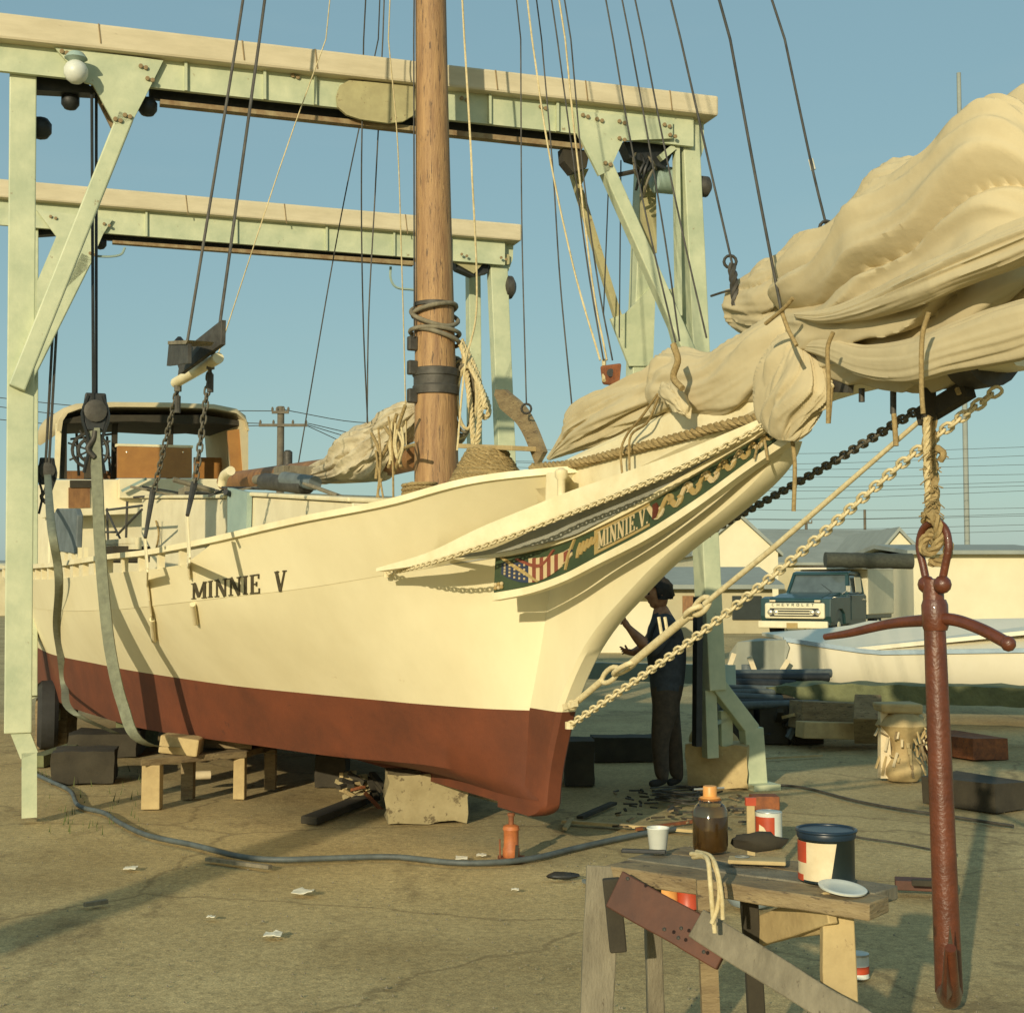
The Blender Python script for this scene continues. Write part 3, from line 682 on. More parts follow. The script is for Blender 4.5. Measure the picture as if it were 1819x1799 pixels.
# deck house (trunk cabin) and gear on deck
dh = MB(); vv = .78
def dhp(px, py, v=vv): return BP(px, py, v)
a0, a1, a2, a3 = dhp(252,886), dhp(402,886), dhp(440,877), dhp(626,893)
def col_(p, v, z=None): u, _, zz = BUV(p); return B(u, v, zz if z is None else z)
for p, q in ((a0, a1), (a1+V((0,0,.03)), a3)):
    dh.hexa([col_(p,-vv,1.45), col_(p,vv,1.45), col_(q,vv,1.45), col_(q,-vv,1.45), col_(p,-vv), col_(p,vv), col_(q,vv), col_(q,-vv)])
trunk = dh.obj('trunk_cabin', 'house_white', boat, bevel=.01)
t2 = MB()
for p, q in ((a0, a1), (a1+V((0,0,.03)), a3)):
    e = V((0,0,.004)); f = V((0,0,.035)); t2.hexa([col_(p,-vv-.03)+e, col_(p,vv+.03)+e, col_(q,vv+.03)+e, col_(q,-vv-.03)+e, col_(p,-vv-.03)+f, col_(p,vv+.03)+f, col_(q,vv+.03)+f, col_(q,-vv-.03)+f])
t2.obj('cabin_top', 'trim_white', boat, bevel=.01)
MB().prism([dhp(404,866,.83), dhp(439,874,.83), dhp(437,956,.83), dhp(404,956,.83)], -BS*.04).obj('cabin_side_board', 'lift_shade', boat)  # grey-green upright board on the cabin side
MB().tube(catmull([dhp(277,925,.8), dhp(282,950,.8), dhp(275,985,.8)], 8), .01, 5).obj('line', 'rope_tan', boat)
# hatch logs, rollers and dredge gear in front of the mast house
for pts, r, m in (([(470,855),(545,862)],.07,'iron_dark'),([(505,850),(560,858)],.055,'pipe_grey'),([(540,858),(632,892)],.016,'timber_grey'),([(395,866),(470,868)],.012,'iron_dark'),([(455,852),(520,845)],.04,'timber_grey')):
    MB().tube([BP(*pts[0],.5), BP(*pts[1],.45)], r, 12).obj('dredge_roller', m, boat, smooth=40)
MB().box(BP(525,842,.3), (.25,.3,.12), (BA,BS,V((0,0,1)))).obj('deck_box', 'timber_grey', boat, bevel=.01)
rn = random.Random(5)
for k in range(12):
    px, py = 300+rn.random()*115, 870+rn.random()*12; p = BP(px, py, .5+rn.random()*.4); q = p+V((rn.uniform(-.5,.5), rn.uniform(-.3,.3), rn.uniform(-.05,.1)))
    MB().tube([p, q], rn.uniform(.008,.025), 7).obj('deck_gear', rn.choice(['iron_dark','timber_grey','black_metal']), boat, smooth=40)
MB().box(BP(338,878,.6), (.3,.2,.14), (BA,BS,V((0,0,1)))).obj('deck_gear', 'timber_grey', boat, bevel=.02, jitter=.03)
MB().tube(catmull([BP(394,862,.3), BP(398,845,.3), BP(410,836,.3)], 6), .045, 10).obj('vent_pipe', 'trim_white', boat, smooth=50)
# deck winch box and rope coils by the mast belong to the deck clutter; pilot house
def BU(px, py, u): return plane_hit(px, py, B0+BA*u, BA)
uf = 9.6
ph = MB(); f0, f1 = BU(88,852,uf), BU(402,850,uf); _, v0_, _ = BUV(f0); _, v1_, _ = BUV(f1)
ph.hexa([B(uf,v0_,1.3), B(uf,v1_,1.3), B(uf+1.9,v1_,1.3), B(uf+1.9,v0_,1.3), B(uf,v0_,f0.z), B(uf,v1_,f1.z), B(uf+1.9,v1_,f1.z), B(uf+1.9,v0_,f0.z)])
ph.obj('pilot_house', 'house_white', boat, bevel=.02)
def fp(px, py, du=0): return BU(px, py, uf+du)
roof = MB(); prof = [(100,757),(103,738),(112,725),(135,717),(200,714),(300,715),(380,718),(420,726),(436,738),(441,757)]
R = []
for du in (-.05, 0, 1.3, 1.45):
    row = []
    for (a, b) in prof:
        p = BU(a, b, uf); _, v, z = BUV(p); row.append(B(uf+du, v, z-(.06 if du in (-.05, 1.45) else 0)))
    for (a, b) in prof[::-1]:
        p = BU(a, b, uf); _, v, z = BUV(p); vc = (v-(-.0))*.96; row.append(B(uf+du, v*.97-.01, z-.06-(.03 if du > 0 else 0)))
    R.append(row)
roof.grid(R, close=True); roof.add(R[0], [range(20)]); roof.add(R[-1], [range(19,-1,-1)])
roof.obj('canopy_roof', 'canvas', boat, smooth=50)
val = MB().prism([fp(112,745,.02), fp(150,737,.02), fp(360,737,.02), fp(425,747,.02), fp(425,756,.02), fp(380,751,.02), fp(330,753,.02), fp(240,748,.02), fp(112,752,.02)], BA*1.35); val.obj('canopy_lining', 'timber_dark', boat)
MB().prism([fp(425,745), fp(441,750), fp(441,852), fp(433,852)], BA*1.6).obj('canopy_curtain', 'canvas', boat)
MB().prism([fp(404,765,.03), fp(424,762,.03), fp(431,800,.03), fp(432,852,.03), fp(414,852,.03)], BA*.05).obj('canopy_curtain', 'varnish_panel', boat)
MB().prism([fp(100,752), fp(110,752), fp(105,850), fp(97,850)], BA*.05).obj('canopy_post', 'trim_white', boat)
MB().prism([fp(108,750,.06), fp(119,750,.06), fp(119,850,.06), fp(108,850,.06)], BA*.12).obj('canopy_post', 'timber_dark', boat)
for a, b, w in ((204,208,.03), (303,307,.03)):
    MB().beam(fp(a,752,.3), fp(b-6,850,.3), w+.03, .06, up=BA).obj('canopy_post', 'timber_dark', boat)
MB().beam(fp(399,760,1.2), fp(399,850,1.2), .05, .05, up=BA).obj('canopy_post', 'trim_white', boat)
MB().prism([fp(209,792), fp(341,795), fp(341,849), fp(209,849)], BA*.05).obj('dash_panel', 'varnish_panel', boat)
MB().prism([fp(207,788), fp(343,791), fp(343,796), fp(207,793)], BA*.09).obj('dash_panel', 'trim_white', boat)
for a in (225, 285, 325): MB().ball(fp(a,803), .012, n=6).obj('dash_stud', 'chrome', boat)
MB().prism([fp(345,812,.9), fp(402,813,.9), fp(402,850,.9), fp(345,850,.9)], BA*.04).obj('seat_back', 'varnish_panel', boat)
MB().prism([fp(118,836,.5), fp(205,836,.5), fp(205,851,.5), fp(118,851,.5)], BA*.04).obj('seat_back', 'brown_wood', boat)
# helm wheel and winch frame under the canopy
wc = fp(160,800,.1)
for r_ in (.2, .13): MB().tube([wc+(BS*math.cos(a)+V((0,0,1))*math.sin(a))*r_ for a in [i*math.pi/12 for i in range(24)]], .02, 6, closed=True).obj('steering_wheel', 'iron_dark', boat, smooth=60)
for i in range(4):
    a = i*math.pi/4+.3; d = (BS*math.cos(a)+V((0,0,1))*math.sin(a))*.26; MB().tube([wc-d, wc+d], .012, 5).obj('wheel_spoke', 'iron_dark', boat)
MB().beam(fp(165,812,.1), fp(165,850,.1), .16, .16).obj('wheel_stand', 'timber_dark', boat)
for a, b in (((136,770),(140,845)), ((190,775),(196,840)), ((125,780),(205,770))): MB().beam(fp(*a,.4), fp(*b,.4), .025, .025).obj('canopy_frame', 'iron_dark', boat)
MB().prism([fp(122,866,-.02), fp(160,866,-.02), fp(160,902,-.02), fp(122,902,-.02)], BA*.03).obj('companion_door', 'brown_wood', boat)
MB().prism([fp(125,853,-.04), fp(166,853,-.04), fp(166,866,-.04), fp(125,866,-.04)], BA*.05).obj('companion_hatch', 'timber_dark', boat)
MB().prism([fp(86,905,-.3), fp(248,900,-.3), fp(248,912,-.3), fp(86,917,-.3)], BA*.5).obj('house_ledge', 'trim_white', boat)
MB().prism([fp(213,850,-.12), fp(346,850,-.12), fp(346,884,-.12), fp(213,884,-.12)], BA*.1).obj('house_coaming', 'house_white', boat)
MB().beam(fp(216,872,-.2), fp(260,850,-.2), .03, .03).obj('house_brace', 'lift_shade', boat)
# rack with crossed braces beside the house
for a, b in (((190,908),(214,958)), ((252,905),(208,950)), ((190,903),(192,960)), ((226,890),(224,955)), ((189,906),(252,898)), ((182,945),(205,945))):
    MB().tube([BP(*a,1.2), BP(*b,1.2)], .012, 6).obj('rack_bar', 'iron_dark', boat)
MB().prism([BP(93,918,1.93), BP(100,903,1.93), BP(133,903,1.93), BP(137,915,1.93), BP(134,984,1.93), BP(95,978,1.93)], -BS*.05).obj('shaded_panel', 'pipe_grey', boat, bevel=.01)  # panel with its shade put into the grey colour
for a, b in (((185,965),(246,960)), ((187,972),(246,970))): MB().beam(BP(*a,1.5), BP(*b,1.5), .05, .05).obj('deck_rail', 'trim_white', boat)
MB().box(BP(222,985,1.5), (.5,.3,.13), (BA,BS,V((0,0,1)))).obj('deck_box', 'timber_dark', boat)
# boom behind the mast
MB().tube([BP(742,812,0), BP(690,822,0), BP(400,856,0)], [.09,.1,.09], 14).obj('boom', 'brown_wood', boat, smooth=40)
# bow hawser stretched along the bowsprit
rope(MB(), catmull([BP(945,830,.18), BP(1020,823,.17), BP(1100,803,.16), BP(1200,778,.15), BP(1300,752,.14), BP(1390,735,.14)], 60), .026).obj('bow_hawser', 'rope_tan', boat, smooth=60)
for pts in ([(1168,700),(1140,740),(1115,770),(1103,800),(1105,840)], [(1170,705),(1150,750),(1120,775),(1118,835)]):
    MB().tube(catmull([BP(*q,.22) for q in pts], 14), .007, 6).obj('lashing', 'rope_tan', boat, smooth=60)
# lines on the trunk by the mast
for pts in ([(672,760),(676,820),(668,900)],[(690,740),(697,800),(699,895)],[(667,800),(680,880),(684,900)],[(678,850),(672,880),(690,898)]):
    MB().tube(catmull([BP(*q,.35) for q in pts], 12), .008, 6).obj('halyard_tail', 'rope_tan', boat, smooth=60)
# rope coil, plank and bent board on the fore deck
coil = MB(); pts = []; cc = BP(865,868,.1); rnc = random.Random(2)
for k in range(330):
    a = k*2*math.pi/22; L = k//22; R_ = (.30-.012*L+.02*noise.noise(V((k*.13,0,0))))
    pts.append(cc+BA*(-1)*math.cos(a)*R_*1.0*.9+BS*math.sin(a)*R_*.9+V((0,0,-.02+.0185*L+.01*noise.noise(V((k*.2,3,0))))))
rope(coil, pts, .017, step=.02, n=4).obj('rope_coil', 'rope_tan', None, smooth=60)
solo(bpy.data.objects['rope_coil'], 'brown coiled hawser piled on the fore deck beside the mast', 'rope')
cc2 = MB(); pts = []
for k in range(90):
    a = k*2*math.pi/22; pts.append(BP(745,872,.3)+BA*math.cos(a)*.11+BS*math.sin(a)*.11+V((0,0,-.05+.0012*k)))
solo(rope(cc2, pts, .014, step=.02, n=4).obj('rope_coil', 'rope_tan', None, smooth=60), 'small dark coil of rope left of the mast foot', 'rope')
MB_ = MB().beam(BP(838,793,.0), BP(934,797,-.0), .2, .03)
solo(MB_.obj('deck_plank', 'timber_light', None, bevel=.004), 'pale plank lying across the coiled hawser beside the mast', 'plank')
bb = catmull([BP(886,697,-.1), BP(905,715,-.1), BP(928,735,-.1), BP(946,765,-.1), BP(966,815,-.1)], 12); R = []
for i, p in enumerate(bb):
    d = (bb[min(i+1,12)]-bb[max(i-1,0)]).normalized(); n_ = d.cross(BS).normalized()*(.065 if i > 1 else .02+.02*i); R.append([p+n_, p-n_])
solo(MB().slab(R, BS*.03).obj('curved_board', 'timber', None, smooth=40), 'brown bent board leaning up from the fore deck against the sky', 'board')
# ================================================================ ground
def ground_mat():
    m = bpy.data.materials.new('yard_ground'); m.use_nodes = True; n, l = m.node_tree.nodes, m.node_tree.links; b = n['Principled BSDF']
    t = n.new('ShaderNodeTexCoord')
    def N(sc, det, rough=.6, stretch=None):
        a = n.new('ShaderNodeTexNoise'); a.inputs['Scale'].default_value = sc; a.inputs['Detail'].default_value = det; a.inputs['Roughness'].default_value = rough
        if stretch:
            mpp = n.new('ShaderNodeMapping'); mpp.inputs['Scale'].default_value = stretch; mpp.inputs['Rotation'].default_value = (0,0,.5); l.new(t.outputs['Object'], mpp.inputs[0]); l.new(mpp.outputs[0], a.inputs['Vector'])
        else: l.new(t.outputs['Object'], a.inputs['Vector'])
        return a
    def ramp(src, p0, c0, p1, c1):
        r = n.new('ShaderNodeValToRGB'); e = r.color_ramp.elements; e[0].position = p0; e[0].color = (*c0,1); e[1].position = p1; e[1].color = (*c1,1); l.new(src.outputs[0], r.inputs[0]); return r
    def mix(a, b_, f, mode='MIX'):
        x = n.new('ShaderNodeMix'); x.data_type = 'RGBA'; x.blend_type = mode
        if isinstance(f, float): x.inputs[0].default_value = f
        else: l.new(f, x.inputs[0])
        l.new(a, x.inputs[6]); l.new(b_, x.inputs[7]); return x.outputs[2]
    base = ramp(N(.55, 8, .62), .30, (.34,.25,.11), .70, (.60,.475,.235))
    fine = ramp(N(26, 8, .75), .3, (.62,.62,.62), .7, (1.25,1.25,1.25))
    grit = ramp(N(140, 3, .6), .35, (.7,.7,.7), .65, (1.2,1.2,1.2))
    c = mix(base.outputs[0], fine.outputs[0], 1.0, 'MULTIPLY'); c = mix(c, grit.outputs[0], 1.0, 'MULTIPLY')
    oil = ramp(N(1.3, 7, .75, (1,.45,1)), .56, (0,0,0), .72, (.8,.8,.8)); dk = n.new('ShaderNodeRGB'); dk.outputs[0].default_value = (.12,.085,.04,1)
    c = mix(c, dk.outputs[0], oil.outputs[0])
    spots = ramp(N(7, 5, .6), .67, (0,0,0), .72, (.6,.6,.6)); c = mix(c, dk.outputs[0], spots.outputs[0])
    pale = ramp(N(3.1, 7, .7), .66, (0,0,0), .78, (.5,.5,.5)); lt = n.new('ShaderNodeRGB'); lt.outputs[0].default_value = (.62,.49,.27,1)
    c = mix(c, lt.outputs[0], pale.outputs[0])
    # wandering cracks
    vo = n.new('ShaderNodeTexVoronoi'); vo.feature = 'DISTANCE_TO_EDGE'; vo.inputs['Scale'].default_value = .42
    nn = N(1.6, 6); ad = n.new('ShaderNodeVectorMath'); ad.operation = 'MULTIPLY_ADD'; ad.inputs[1].default_value = (.5,.5,.5); l.new(nn.outputs['Color'], ad.inputs[0]); l.new(t.outputs['Object'], ad.inputs[2]); l.new(ad.outputs[0], vo.inputs['Vector'])
    ck = ramp(vo, .003, (.45,.45,.45), .010, (0,0,0)); c = mix(c, dk.outputs[0], ck.outputs[0])
    l.new(c, b.inputs['Base Color']); b.inputs['Roughness'].default_value = .93; b.inputs['Specular IOR Level'].default_value = .25
    h1, h2 = N(9, 8, .7), N(70, 6, .7); am = n.new('ShaderNodeMath'); am.operation = 'MULTIPLY_ADD'; am.inputs[1].default_value = 2.2; l.new(h1.outputs[0], am.inputs[0]); l.new(h2.outputs[0], am.inputs[2])
    bu = n.new('ShaderNodeBump'); bu.inputs['Strength'].default_value = .35; bu.inputs['Distance'].default_value = .012; l.new(am.outputs[0], bu.inputs['Height']); l.new(bu.outputs[0], b.inputs['Normal'])
    MATS['yard_ground'] = m
ground_mat()
g = MB()
xs = [-1200,-300,-80,-30]+[-12+.5*i for i in range(49)]+[30,80,300,1200]; ys = [-300,-60,-10,0]+[2+.5*i for i in range(57)]+[45,80,200,600,2500]
rows = []
for y in ys:
    row = []
    for x in xs:
        inn = 1 if (-12 < x < 12 and 2 < y < 30) else 0
        row.append(V((x, y, inn*(-.012+.012*noise.noise(V((x*.6,y*.6,0)))))))
    rows.append(row)
o = g.grid(rows).obj('ground', 'yard_ground', smooth=60); o['kind'] = 'structure'
# loose gravel and scraps of dirt as uncountable stuff
peb = MB(); rn = random.Random(11)
def pebble(mb, x, y, r):
    vs = [V((x+r*math.cos(a)*rn.uniform(.6,1.2), y+r*math.sin(a)*rn.uniform(.6,1.2), -.004)) for a in [k*math.pi*2/5 for k in range(5)]]; mb.add(vs+[V((x,y,r*rn.uniform(.35,.8)))], [(k,(k+1)%5,5) for k in range(5)])
for k in range(3000):
    y = 5+rn.random()**1.6*15; x = rn.uniform(-.42,.42)*y
    if noise.noise(V((x*.7,y*.5,4)))+rn.random()*.5 < .12: continue
    pebble(peb, x, y, rn.uniform(.002,.007)*(1.7 if rn.random() < .04 else 1))
o = peb.obj('gravel', 'timber_grey'); o['kind'] = 'stuff'
wd = MB()
for k in range(500):
    a = rn.random()
    if a < .5: c = G(rn.uniform(1290,1720), rn.uniform(1130,1225))
    elif a < .75: c = G(rn.uniform(56,260), rn.uniform(1300,1480))
    else: c = G(rn.uniform(1280,1500), rn.uniform(1120,1160))
    h = rn.uniform(.02,.08)*(c.y/12); dx = rn.uniform(-.4,.4)*h; w = h*.08
    wd.add([c+V((-w,0,-.01)), c+V((w,0,-.01)), c+V((dx,rn.uniform(-.3,.3)*h,h))], [(0,1,2)])
o = wd.obj('weeds', 'weed_green'); o['kind'] = 'stuff'

# ================================================================ boat hoist
lift = thing('boat_hoist', 'pale green steel gantry hoist with two overhead cross beams straddling the white boat', 'gantry', LF0+LW*2.5)
def lband(F, top, bot, d0, d1, name, m, bevel=0):      # top, bottom: two-point lines in px
    (ax,ay),(bx,by) = top; (cx_,cy_),(dx,dy) = bot
    p, q, r, s = F(ax,ay,d0), F(bx,by,d0), F(dx,dy,d0), F(cx_,cy_,d0)
    return MB().prism([p,q,r,s], LA*(d1-d0)).obj(name, m, lift, bevel=bevel)
def ext(a, b, x): return (x, a[1]+(b[1]-a[1])*(x-a[0])/(b[0]-a[0]))
XL, FL = -40, -10
def beamset(F, capt, capb, webb, flt, flb, xl, xr, xw, xf0, xf1):
    E = lambda ln, x: ext(ln[0], ln[1], x)
    lband(F, (E(capt,xl),E(capt,xr)), (E(capb,xl),E(capb,xr)), -.24, .2, 'beam_cap', 'lift_cap', .02)
    lband(F, ((xl,E(capb,xl)[1]+1),(xw,E(capb,xw)[1]+1)), (E(webb,xl),E(webb,xw)), -.15, -.11, 'beam_web', 'lift_paint')
    lband(F, ((xl,E(capb,xl)[1]+1),(xw,E(capb,xw)[1]+1)), (E(webb,xl+20),E(webb,xw)), .08, .12, 'beam_web', 'lift_paint')
    lband(F, (E(webb,xf0-20),E(webb,xf1+30)), (E(flt,xf0-20),E(flt,xf1+30)), .0, .05, 'trolley_rail', 'black_metal')
    lband(F, (E(flt,xf0),E(flt,xf1)), (E(flb,xf0),E(flb,xf1)), -.13, -.05, 'beam_flange', 'lift_rusty')
beamset(LF, ((600,91),(1277,170)), ((600,133),(1277,206)), ((267,155),(1027,238)), ((280,176),(1020,254)), ((280,184),(1020,263)), XL, 1277, 1232, 285, 1035)
beamset(LR, ((67,323),(927,398)), ((67,356),(927,428)), ((183,414),(800,463)), ((203,427),(800,468)), ((203,432),(800,476)), -20, 927, 897, 200, 735)
# deck planks seams on the caps
for F, xs_, yt in ((LF, (175,430,560,880,1040,1190), lambda x: ext((600,91),(1277,170),x)[1]), (LR, (330,505,720), lambda x: ext((67,323),(927,398),x)[1])):
    for x in xs_: MB().beam(F(x, yt(x)+1, -.242), F(x+4, yt(x)+36, -.242), .008, .008, up=LA).obj('cap_seam', 'lift_rusty', lift)
# posts
def post(F, a, b, w, dep, name='post', m='lift_paint', d=0):
    p, q = F(*a, d), F(*b, d); return MB().beam(p, q, w, dep, up=LA).obj(name, m, lift, bevel=.008)
post(LF, (1217,207), (1266,1225), .15, .2)
MB().beam(LF(1200,207,-.08), LF(1203,215,-.08)+V((0,0,-1.6)), .04, .06, up=LA).obj('post_flange', 'lift_paint', lift)
post(LF, (42,40), (32,1300), .18, .2)
post(LR, (881,428), (897,800), .2, .16); MB().beam(LR(897,800), LR(905,1290), .2, .16, up=LA).obj('post', 'lift_paint', lift, bevel=.008)
post(LR, (50,355), (48,1235), .2, .2)
for F, x, y0, x1, y1 in ((LF,1146,285,1122,900), (LR,840,470,846,1150)): MB().beam(F(x,y0,.55), F(x1,y1,.55), .14, .16, up=LA).obj('inner_post', 'lift_paint', lift, bevel=.008)
def plate(F, pts, d, th, name, m): return MB().prism([F(a,b,d) for a, b in pts], LA*th).obj(name, m, lift)
plate(LF, [(95,82),(290,108),(266,156),(236,214),(205,222),(165,150),(150,146)], -.19, .03, 'gusset', 'lift_paint')
plate(LF, [(1020,196),(1195,215),(1195,246),(1107,250),(1082,304),(1064,312),(1028,240)], -.19, .03, 'gusset', 'lift_paint')
plate(LR, [(64,372),(200,390),(183,416),(160,470),(150,482),(66,560),(66,500),(100,420)], -.19, .03, 'gusset', 'lift_paint')
plate(LR, [(800,445),(905,452),(905,470),(860,466),(842,486),(800,462)], -.1, .03, 'gusset', 'lift_dirty')
for a, b, w, m in (((224,205),(30,690),.115,'lift_paint'),((1072,290),(1240,668),.11,'lift_paint')): MB().beam(LF(*a,-.14), LF(*b,-.14), w, .10, up=LA).obj('brace', m, lift, bevel=.01)
MB().beam(LR(155,455,-.14), LR(38,690,-.14), .13, .10, up=LA).obj('brace', 'lift_paint', lift, bevel=.01)
MB().beam(LF(172,150,.1), LF(213,232,.1), .10, .05, up=LA).obj('brace', 'lift_rusty', lift)
MB().beam(LF(1016,300,.5), LF(1124,650,.5), .06, .06, up=LA).obj('brace', 'lift_dirty', lift)
plate(LF, [(1012,300),(1046,300),(1028,340)], .45, .03, 'gusset', 'lift_dirty')
plate(LF, [(1085,566),(1112,556),(1165,500),(1160,650),(1118,650)], .45, .03, 'gusset', 'lift_paint')
plate(LF, [(1172,520),(1215,505),(1240,620),(1200,625)], .1, .03, 'gusset', 'lift_paint')
rn = random.Random(41)
for F, pts_, d in ((LF, [(110,92),(135,96),(250,118),(262,140),(222,205),(205,212),(1035,205),(1060,212),(1100,216),(1180,222),(1075,290),(1100,246),(1190,240),(960,190),(820,175),(520,135)], -.195), (LR, [(90,385),(185,398),(160,450),(120,440),(820,452),(890,458),(650,395),(400,372)], -.195)):
    for a, b in pts_:
        for k in range(2): MB().lathe(F(a+k*9, b+k*3, d if (a < 300 or a > 1020 or F is LR) else -.155), [(.016,0),(.016,.012),(.008,.014)], 8, axis=-LA).obj('bolt', 'lift_rusty', lift)
for F, xs_, y0f, y1f, d in ((LF, (330,470,560,870,990), lambda x: ext((600,134),(1277,207),x)[1], lambda x: ext((267,155),(1027,238),x)[1], -.165), (LR, (260,420,580,700,800), lambda x: ext((67,357),(927,429),x)[1], lambda x: ext((183,414),(800,463),x)[1], -.165)):
    for x in xs_: MB().beam(F(x,y0f(x)+1,d), F(x,y1f(x),d), .02, .03, up=LA).obj('stiffener', 'lift_paint', lift)
# oval guard plate on the web, lamp, hangers
pl = [(600,190),(598,170),(604,152),(620,143),(734,152),(742,165),(740,190),(733,206),(716,216),(690,219),(640,212),(616,204)]
plate(LF, pl, -.19, .03, 'guard_plate', 'lift_dirty')
MB().ball(LF(135,128,-.3), .085, n=14).obj('lamp', 'white_plastic', lift, smooth=60)
MB().lathe(LF(135,112,-.3), [(.03,0),(.08,.03),(.05,.07)], 12).obj('lamp_hood', 'lift_shade', lift, smooth=40)
for a, s in (((125,180),.07),((72,228),.085)): MB().ball(LF(*a,.1), s, n=10).obj('sheave', 'black_metal', lift, smooth=60)
for F, pts in ((LF, [(62,132),(150,142),(172,166),(62,160)]), (LR, [(62,395),(95,398),(108,415),(62,418)])):
    plate(F, pts, -.0, .12, 'dark_plate', 'black_metal')
MB().ball(LF(262,190,-.03), .075, n=10).obj('sheave', 'black_metal', lift, smooth=60)
MB().ball(LR(178,432,-.03), .07, n=10).obj('sheave', 'black_metal', lift, smooth=60)
plate(LF, [(1000,262),(1048,268),(1042,298),(1018,306),(1002,286)], -.1, .12, 'sheave_block', 'timber_dark')
plate(LF, [(1108,252),(1186,250),(1200,262),(1182,300),(1120,280)], -.05, .14, 'dark_plate', 'black_metal')  # black plate drawn in for the shadow beneath the right gusset
plate(LR, [(806,462),(866,466),(868,484),(840,490),(812,478)], -.05, .14, 'dark_plate', 'black_metal')
# winch motors on the right posts
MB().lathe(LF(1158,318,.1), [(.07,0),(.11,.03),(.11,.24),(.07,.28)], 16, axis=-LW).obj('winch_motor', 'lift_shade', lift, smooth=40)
MB().lathe(LF(1232,330,-.0), [(.06,0),(.085,.03),(.085,.12),(.04,.15)], 14, axis=-LW).obj('winch_motor', 'iron_dark', lift, smooth=40)
plate(LF, [(1232,212),(1250,216),(1251,262),(1238,300),(1232,300)], -.05, .05, 'post_bracket', 'lift_paint')
MB().lathe(LR(893,510,0), [(.07,0),(.13,.03),(.13,.1),(.07,.14)], 14, axis=-LW).obj('winch_motor', 'iron_dark', lift, smooth=40)
plate(LR, [(897,430),(912,434),(911,460),(903,482),(897,482)], -.05, .05, 'post_bracket', 'lift_paint')
rn = random.Random(4)
for k in range(9):
    a = (1120+rn.random()*50, 262+rn.random()*30); b = (1128+rn.random()*40, 300+rn.random()*60)
    MB().tube(catmull([LF(*a,.0), LF((a[0]+b[0])/2+rn.uniform(-14,14), (a[1]+b[1])/2, -.1), LF(*b,.05)], 6), .012, 5).obj('hydraulic_hose', rn.choice(['iron_dark','timber_grey','black_metal']), lift, smooth=60)
MB().tube([LF(1093,312,.0), LF(1150,300,.0)], .02, 6).obj('lever', 'iron_dark', lift)
MB().beam(LF(1172,282,-.1), LF(1196,262,-.1), .05, .05, up=LA).obj('lever', 'lift_paint', lift)
MB().beam(LF(1150,290,.3), LF(1153,450,.3), .13, .05, up=LA).obj('hanging_plank', 'lift_dirty', lift, jitter=.01)
MB().tube(catmull([LR(694,474), LR(694,495), LR(705,511), LR(735,515)], 12), .015, 6).obj('bent_pipe', 'lift_shade', lift, smooth=60)
MB().tube(catmull([LR(222,440,-.1), LR(215,452,-.1), LR(195,456,-.1), LR(168,455,-.1)], 12), .012, 6).obj('bent_pipe', 'lift_shade', lift, smooth=60)
for a, b, F, dd in (((163,165),(166,735),LF,0),((171,165),(171,735),LF,.05),((1082,300),(1072,560),LF,.2),((1103,285),(1100,600),LF,.3)): MB().tube([F(*a,dd), F(*b,dd)], .011 if a[0] < 200 else .006, 6).obj('hoist_cable', 'black_metal', lift)
for a, b in (((103,420),(80,842)),((110,420),(86,842)),((62,420),(66,560))): MB().tube([LR(*a), LR(*b)], .014, 6).obj('hoist_cable', 'iron_dark', lift)
# cable drops and block above the slings
# lower right leg: kinked fork and upright
lb = LF(1266,1222)
MB().beam(LF(1266,1208,-.02), LF(1334,1297,-.02), .13, .12, up=LA).obj('fork_leg', 'lift_paint', lift, bevel=.008)
MB().beam(LF(1334,1292,-.021), LF(1342,1400,-.021), .17, .118, up=LA).obj('fork_leg', 'lift_paint', lift, bevel=.008)
MB().beam(LF(1258,1225,.0), LF(1262,1345,.0), .10, .1, up=LA).obj('leg_post', 'lift_paint', lift)
MB().beam(LF(1288,1262,.03), LF(1290,1345,.03), .10, .06, up=LA).obj('leg_post', 'lift_paint', lift)
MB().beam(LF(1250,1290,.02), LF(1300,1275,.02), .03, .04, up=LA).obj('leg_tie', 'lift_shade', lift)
MB().beam(LF(1240,1060,-.1), LF(1238,1325,-.1), .05, .08, up=LA).obj('leg_shade_bar', 'black_metal', lift)  # black bar standing in for the shadowed side of the post
MB().box(LF(1342,1396)+V((0,0,.01)), (.24,.4,.05), (LW,LA,V((0,0,1)))).obj('foot_plate', 'lift_paint', lift)
# lower left leg and wheels
MB().beam(LF(32,1290,-.02), LF(52,1340,-.02), .12, .12, up=LA).obj('fork_leg', 'lift_paint', lift)
MB().beam(LF(52,1335,-.021), LF(52,1450,-.021), .1, .118, up=LA).obj('fork_leg', 'lift_paint', lift)
def wheel(c, r, w, ax):
    t = MB().lathe(c-ax*w/2, [(r*.62,0),(r*.9,0),(r,w*.2),(r,w*.8),(r*.9,w),(r*.62,w)], 28, axis=ax).obj('tyre', 'rubber', lift, smooth=40)
    MB().lathe(c-ax*w/2, [(r*.2,-.02),(r*.25,.03),(r*.6,.04),(r*.62,.0),(r*.64,w*.5),(r*.3,w*.9)], 20, axis=ax).obj('rim', 'lift_paint', t, smooth=40)
p = LR(86,1205); p.z = .34; wheel(p, .34, .2, LW)
p = LR(930,1200); p.z = .34; wheel(p, .34, .2, LW)
MB().beam(LR(48,1235), LR(84,1236)+V((0,0,.1)), .1, .1).obj('axle', 'lift_paint', lift)
MB().beam(LR0-LW*.1+V((0,0,.72)), LF0+LW*-.35+V((0,0,.9)), .12, .16).obj('side_girder', 'lift_shade', lift)

